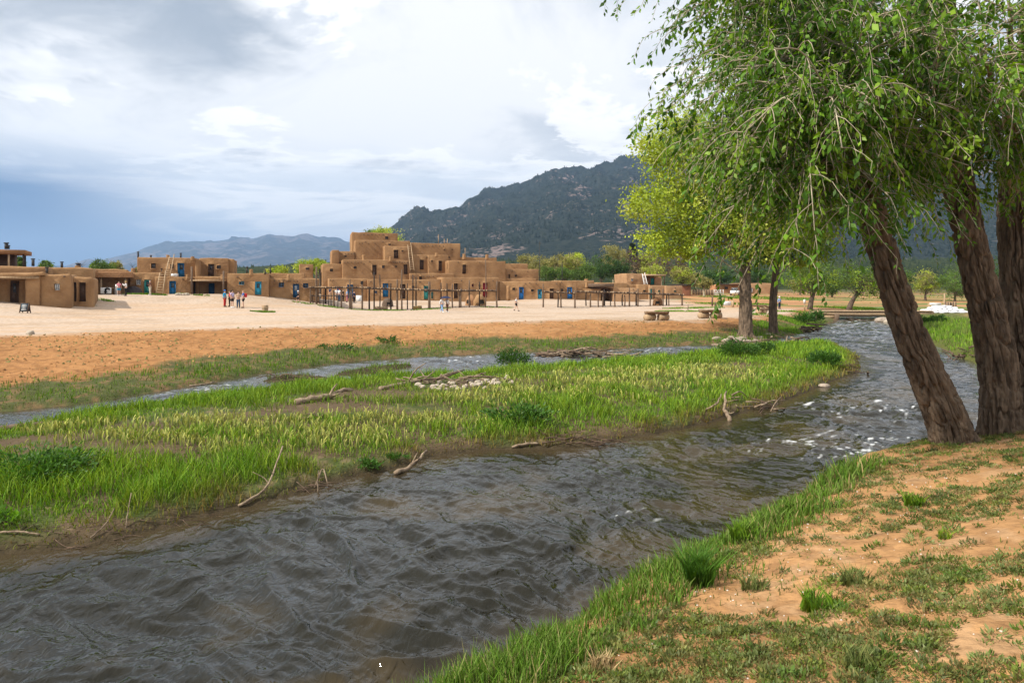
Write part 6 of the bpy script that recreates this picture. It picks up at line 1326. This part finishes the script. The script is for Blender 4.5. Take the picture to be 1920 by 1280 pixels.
# trees behind the houses
BG = [(190, 110, 500, 25, 15, 'G', 'round green tree behind the flat adobe house'), (215, 115, 502, 16, 12, 'O', 'olive tree touching the round green tree behind the flat house'), (87, 112, 498, 13, 8, 'G', 'small green tree behind the rooftop stove pipes'), (37, 100, 491, 9, 8, 'G', 'little tree glimpsed through the rooftop shelter'),
      (522, 125, 508, 20, 7, 'Y', 'yellow tree top over the low adobe house'), (572, 130, 500, 22, 14, 'Y', 'bright yellow green tree beside the pueblo annex'), (600, 135, 496, 16, 11, 'Y', 'smaller yellow green tree against the pueblo wall'),
      (722, 150, 446, 36, 18, 'Y', 'bright green tree top rising behind the top storey'), (700, 152, 443, 22, 12, 'G', 'green tree crown behind the tower parapet'), (262, 98, 508, 12, 8, 'O', 'thin pale tree behind the ladder house'),
      (1008, 165, 500, 24, 18, 'O', 'pale olive tree behind the end of the pueblo'), (985, 175, 492, 18, 13, 'O', 'olive tree just past the lowest pueblo roofs'), (1040, 170, 494, 25, 17, 'O', 'bushy olive tree behind the row house roof'), (1078, 165, 492, 22, 17, 'YO', 'pale yellow green tree over the row house'), (1060, 150, 512, 24, 14, 'G', 'low green tree behind the second blue door'), (1025, 150, 512, 20, 12, 'G', 'low green thicket tree by the tall mast'), (1098, 150, 511, 22, 14, 'G', 'mid green tree behind the row house chimney'),
      (1150, 190, 480, 26, 22, 'O', 'tall pale cream tree over the porch house'), (1128, 160, 497, 22, 24, 'D', 'dark green tree standing before the tall pale tree'), (1160, 160, 503, 24, 22, 'D', 'dense dark green tree above the porch house roof'),
      (1182, 185, 492, 20, 22, 'B', 'leafless purple brown tree beside the conifer'), (1214, 185, 492, 18, 17, 'YO', 'yellow olive tree next to the leafless tree'), (1240, 178, 498, 24, 20, 'B', 'broad brownish budding tree behind the balcony'), (1222, 170, 512, 24, 14, 'YO', 'low yellow green tree above the balcony house'), (1270, 180, 504, 22, 20, 'B', 'brown budding tree past the balcony roof'),
      (1280, 150, 516, 22, 16, 'YO', 'round yellow green tree standing by the red adobe house'), (1305, 155, 525, 14, 12, 'O', 'small pale tree by the plank fence'), (1327, 165, 522, 18, 14, 'D', 'dark green tree behind the plank fence'), (1352, 185, 517, 22, 16, 'D', 'dark green tree behind the ranch house end'), (1410, 190, 520, 30, 14, 'D', 'dark thicket tree behind the ranch house roof'), (1320, 140, 530, 14, 9, 'O', 'small olive tree in front of the plank fence'),
      (1445, 200, 522, 30, 16, 'G', 'green tree far behind the slimmer trunk'), (1560, 150, 535, 22, 14, 'G', 'soft green tree across the ploughed field'), (1500, 160, 532, 24, 12, 'O', 'pale tree at the field end'), (1690, 140, 530, 30, 22, 'G', 'green tree row member past the leaning trunk'), (1735, 135, 532, 30, 24, 'YO', 'yellow green thicket tree behind the sandbags'), (1790, 130, 528, 34, 28, 'G', 'green tree behind the bleached pole'), (1850, 130, 520, 34, 30, 'D', 'dark green tree between the forked trunks'), (1910, 140, 518, 34, 30, 'G', 'green tree beyond the upright trunk'), (1640, 170, 530, 26, 16, 'O', 'olive tree over the far field')]
PM = {'G': GG, 'O': OL, 'Y': YG, 'YO': YG[:2]+OL[:2], 'D': [(.045, .10, .018), (.06, .125, .022), (.035, .08, .015)], 'B': BB}
for i, (px, Y, py, rx, rz, k, lab) in enumerate(BG):
    b = gnd(px, Y); s_ = Y/F; rr2 = np.random.default_rng(400+i)
    rx, rz = rx*1.08, rz*1.08; cr = [E(px, py, Y, rx*.8, rx*.8, rz)]+[E(px+rr2.uniform(-.55, .55)*rx, py+rr2.uniform(-.4, .5)*rz, Y+rr2.uniform(-.3, .3)*rx*s_, rx*.5, rx*.5, rz*.55) for _ in range(3)]
    tree('background_tree', lab, b, 8, cr, 2200 if k == 'B' else 3600, .34*Y/150, PM[k], None, .22, 500+i, group='trees behind the houses', nlimb=8, barkm=BARKP if k in 'OB' else None)
b = gnd(1186, 195); o = thing('conifer', 'dark pointed conifer rising above the leafless tree', 'tree', tuple(b)); part('trunk', Geo().tube([b, at(1186, 456, 195)], [.35, .05], 7), BARKB, o); r = np.random.default_rng(9); n = 2600; t_ = r.random(n)**.7; H_ = at(1186, 455, 195)[2]-b[2]; a_ = r.uniform(0, 6.28, n); q = (1-t_)**.8*3.2*r.uniform(.5, 1, n)+.1
P = np.stack([b[0]+q*np.cos(a_), b[1]+q*np.sin(a_), b[2]+.8+(H_-.8)*t_-q*.15], -1); D = np.stack([np.cos(a_), np.sin(a_), -.5+0*a_], -1)+r.normal(0, .3, (n, 3)); v, tr, c = leaf_geo(P, D, .8*r.uniform(.6, 1.2, n), .28*np.ones(n), greens(n, 5, CO), 7); part('crown', Geo().add(v, None, tr, c), LEAF, o)['kind'] = 'stuff'
def bare(label, px, Y, py, sd, r0=.1):
    b = gnd(px, Y); o = thing('bare_tree', label, 'tree', tuple(b)); r = np.random.default_rng(sd); tp = at(px, py, Y); part('trunk', Geo().tube([b, (b+tp)/2, tp], [r0, r0*.7, r0*.3], 6), WOODD, o)
    for i in range(11):
        u_ = r.uniform(.62, 1); a = b+(tp-b)*u_; d = r.normal(0, 1, 3); d[2] = abs(d[2])*.7+.3; d /= np.linalg.norm(d); l = (tp-b)[2]*r.uniform(.12, .28); part('branch', Geo().tube(catmull([a, a+d*l*.5+r.normal(0, l*.08, 3), a+d*l], 6), np.linspace(r0*.35, r0*.1, 6), 4), WOODD, o)
bare('bare dead tree poking above the flat adobe house', 150, 96, 494, 1); bare('bare twiggy shrub tree behind the ladder house corner', 248, 96, 498, 2, .07)
# thin masts
for px, Y, y0, lab in ((1011.5, 118, 452, 'tall dark mast behind the end of the pueblo'), (1054, 118, 492, 'thin mast above the row house roof')):
    b = gnd(px, Y); tp = at(px, y0, Y); o = thing('thin_mast', lab, 'mast', tuple(b)); part('pole', Geo().tube([b, (b+tp)/2, tp], [.09, .06, .04], 6), PIPE, o); part('crossbar', Geo().tube([tp+(-.25, 0, -.4), tp+(.25, 0, -.4)], .03, 5), PIPE, o)
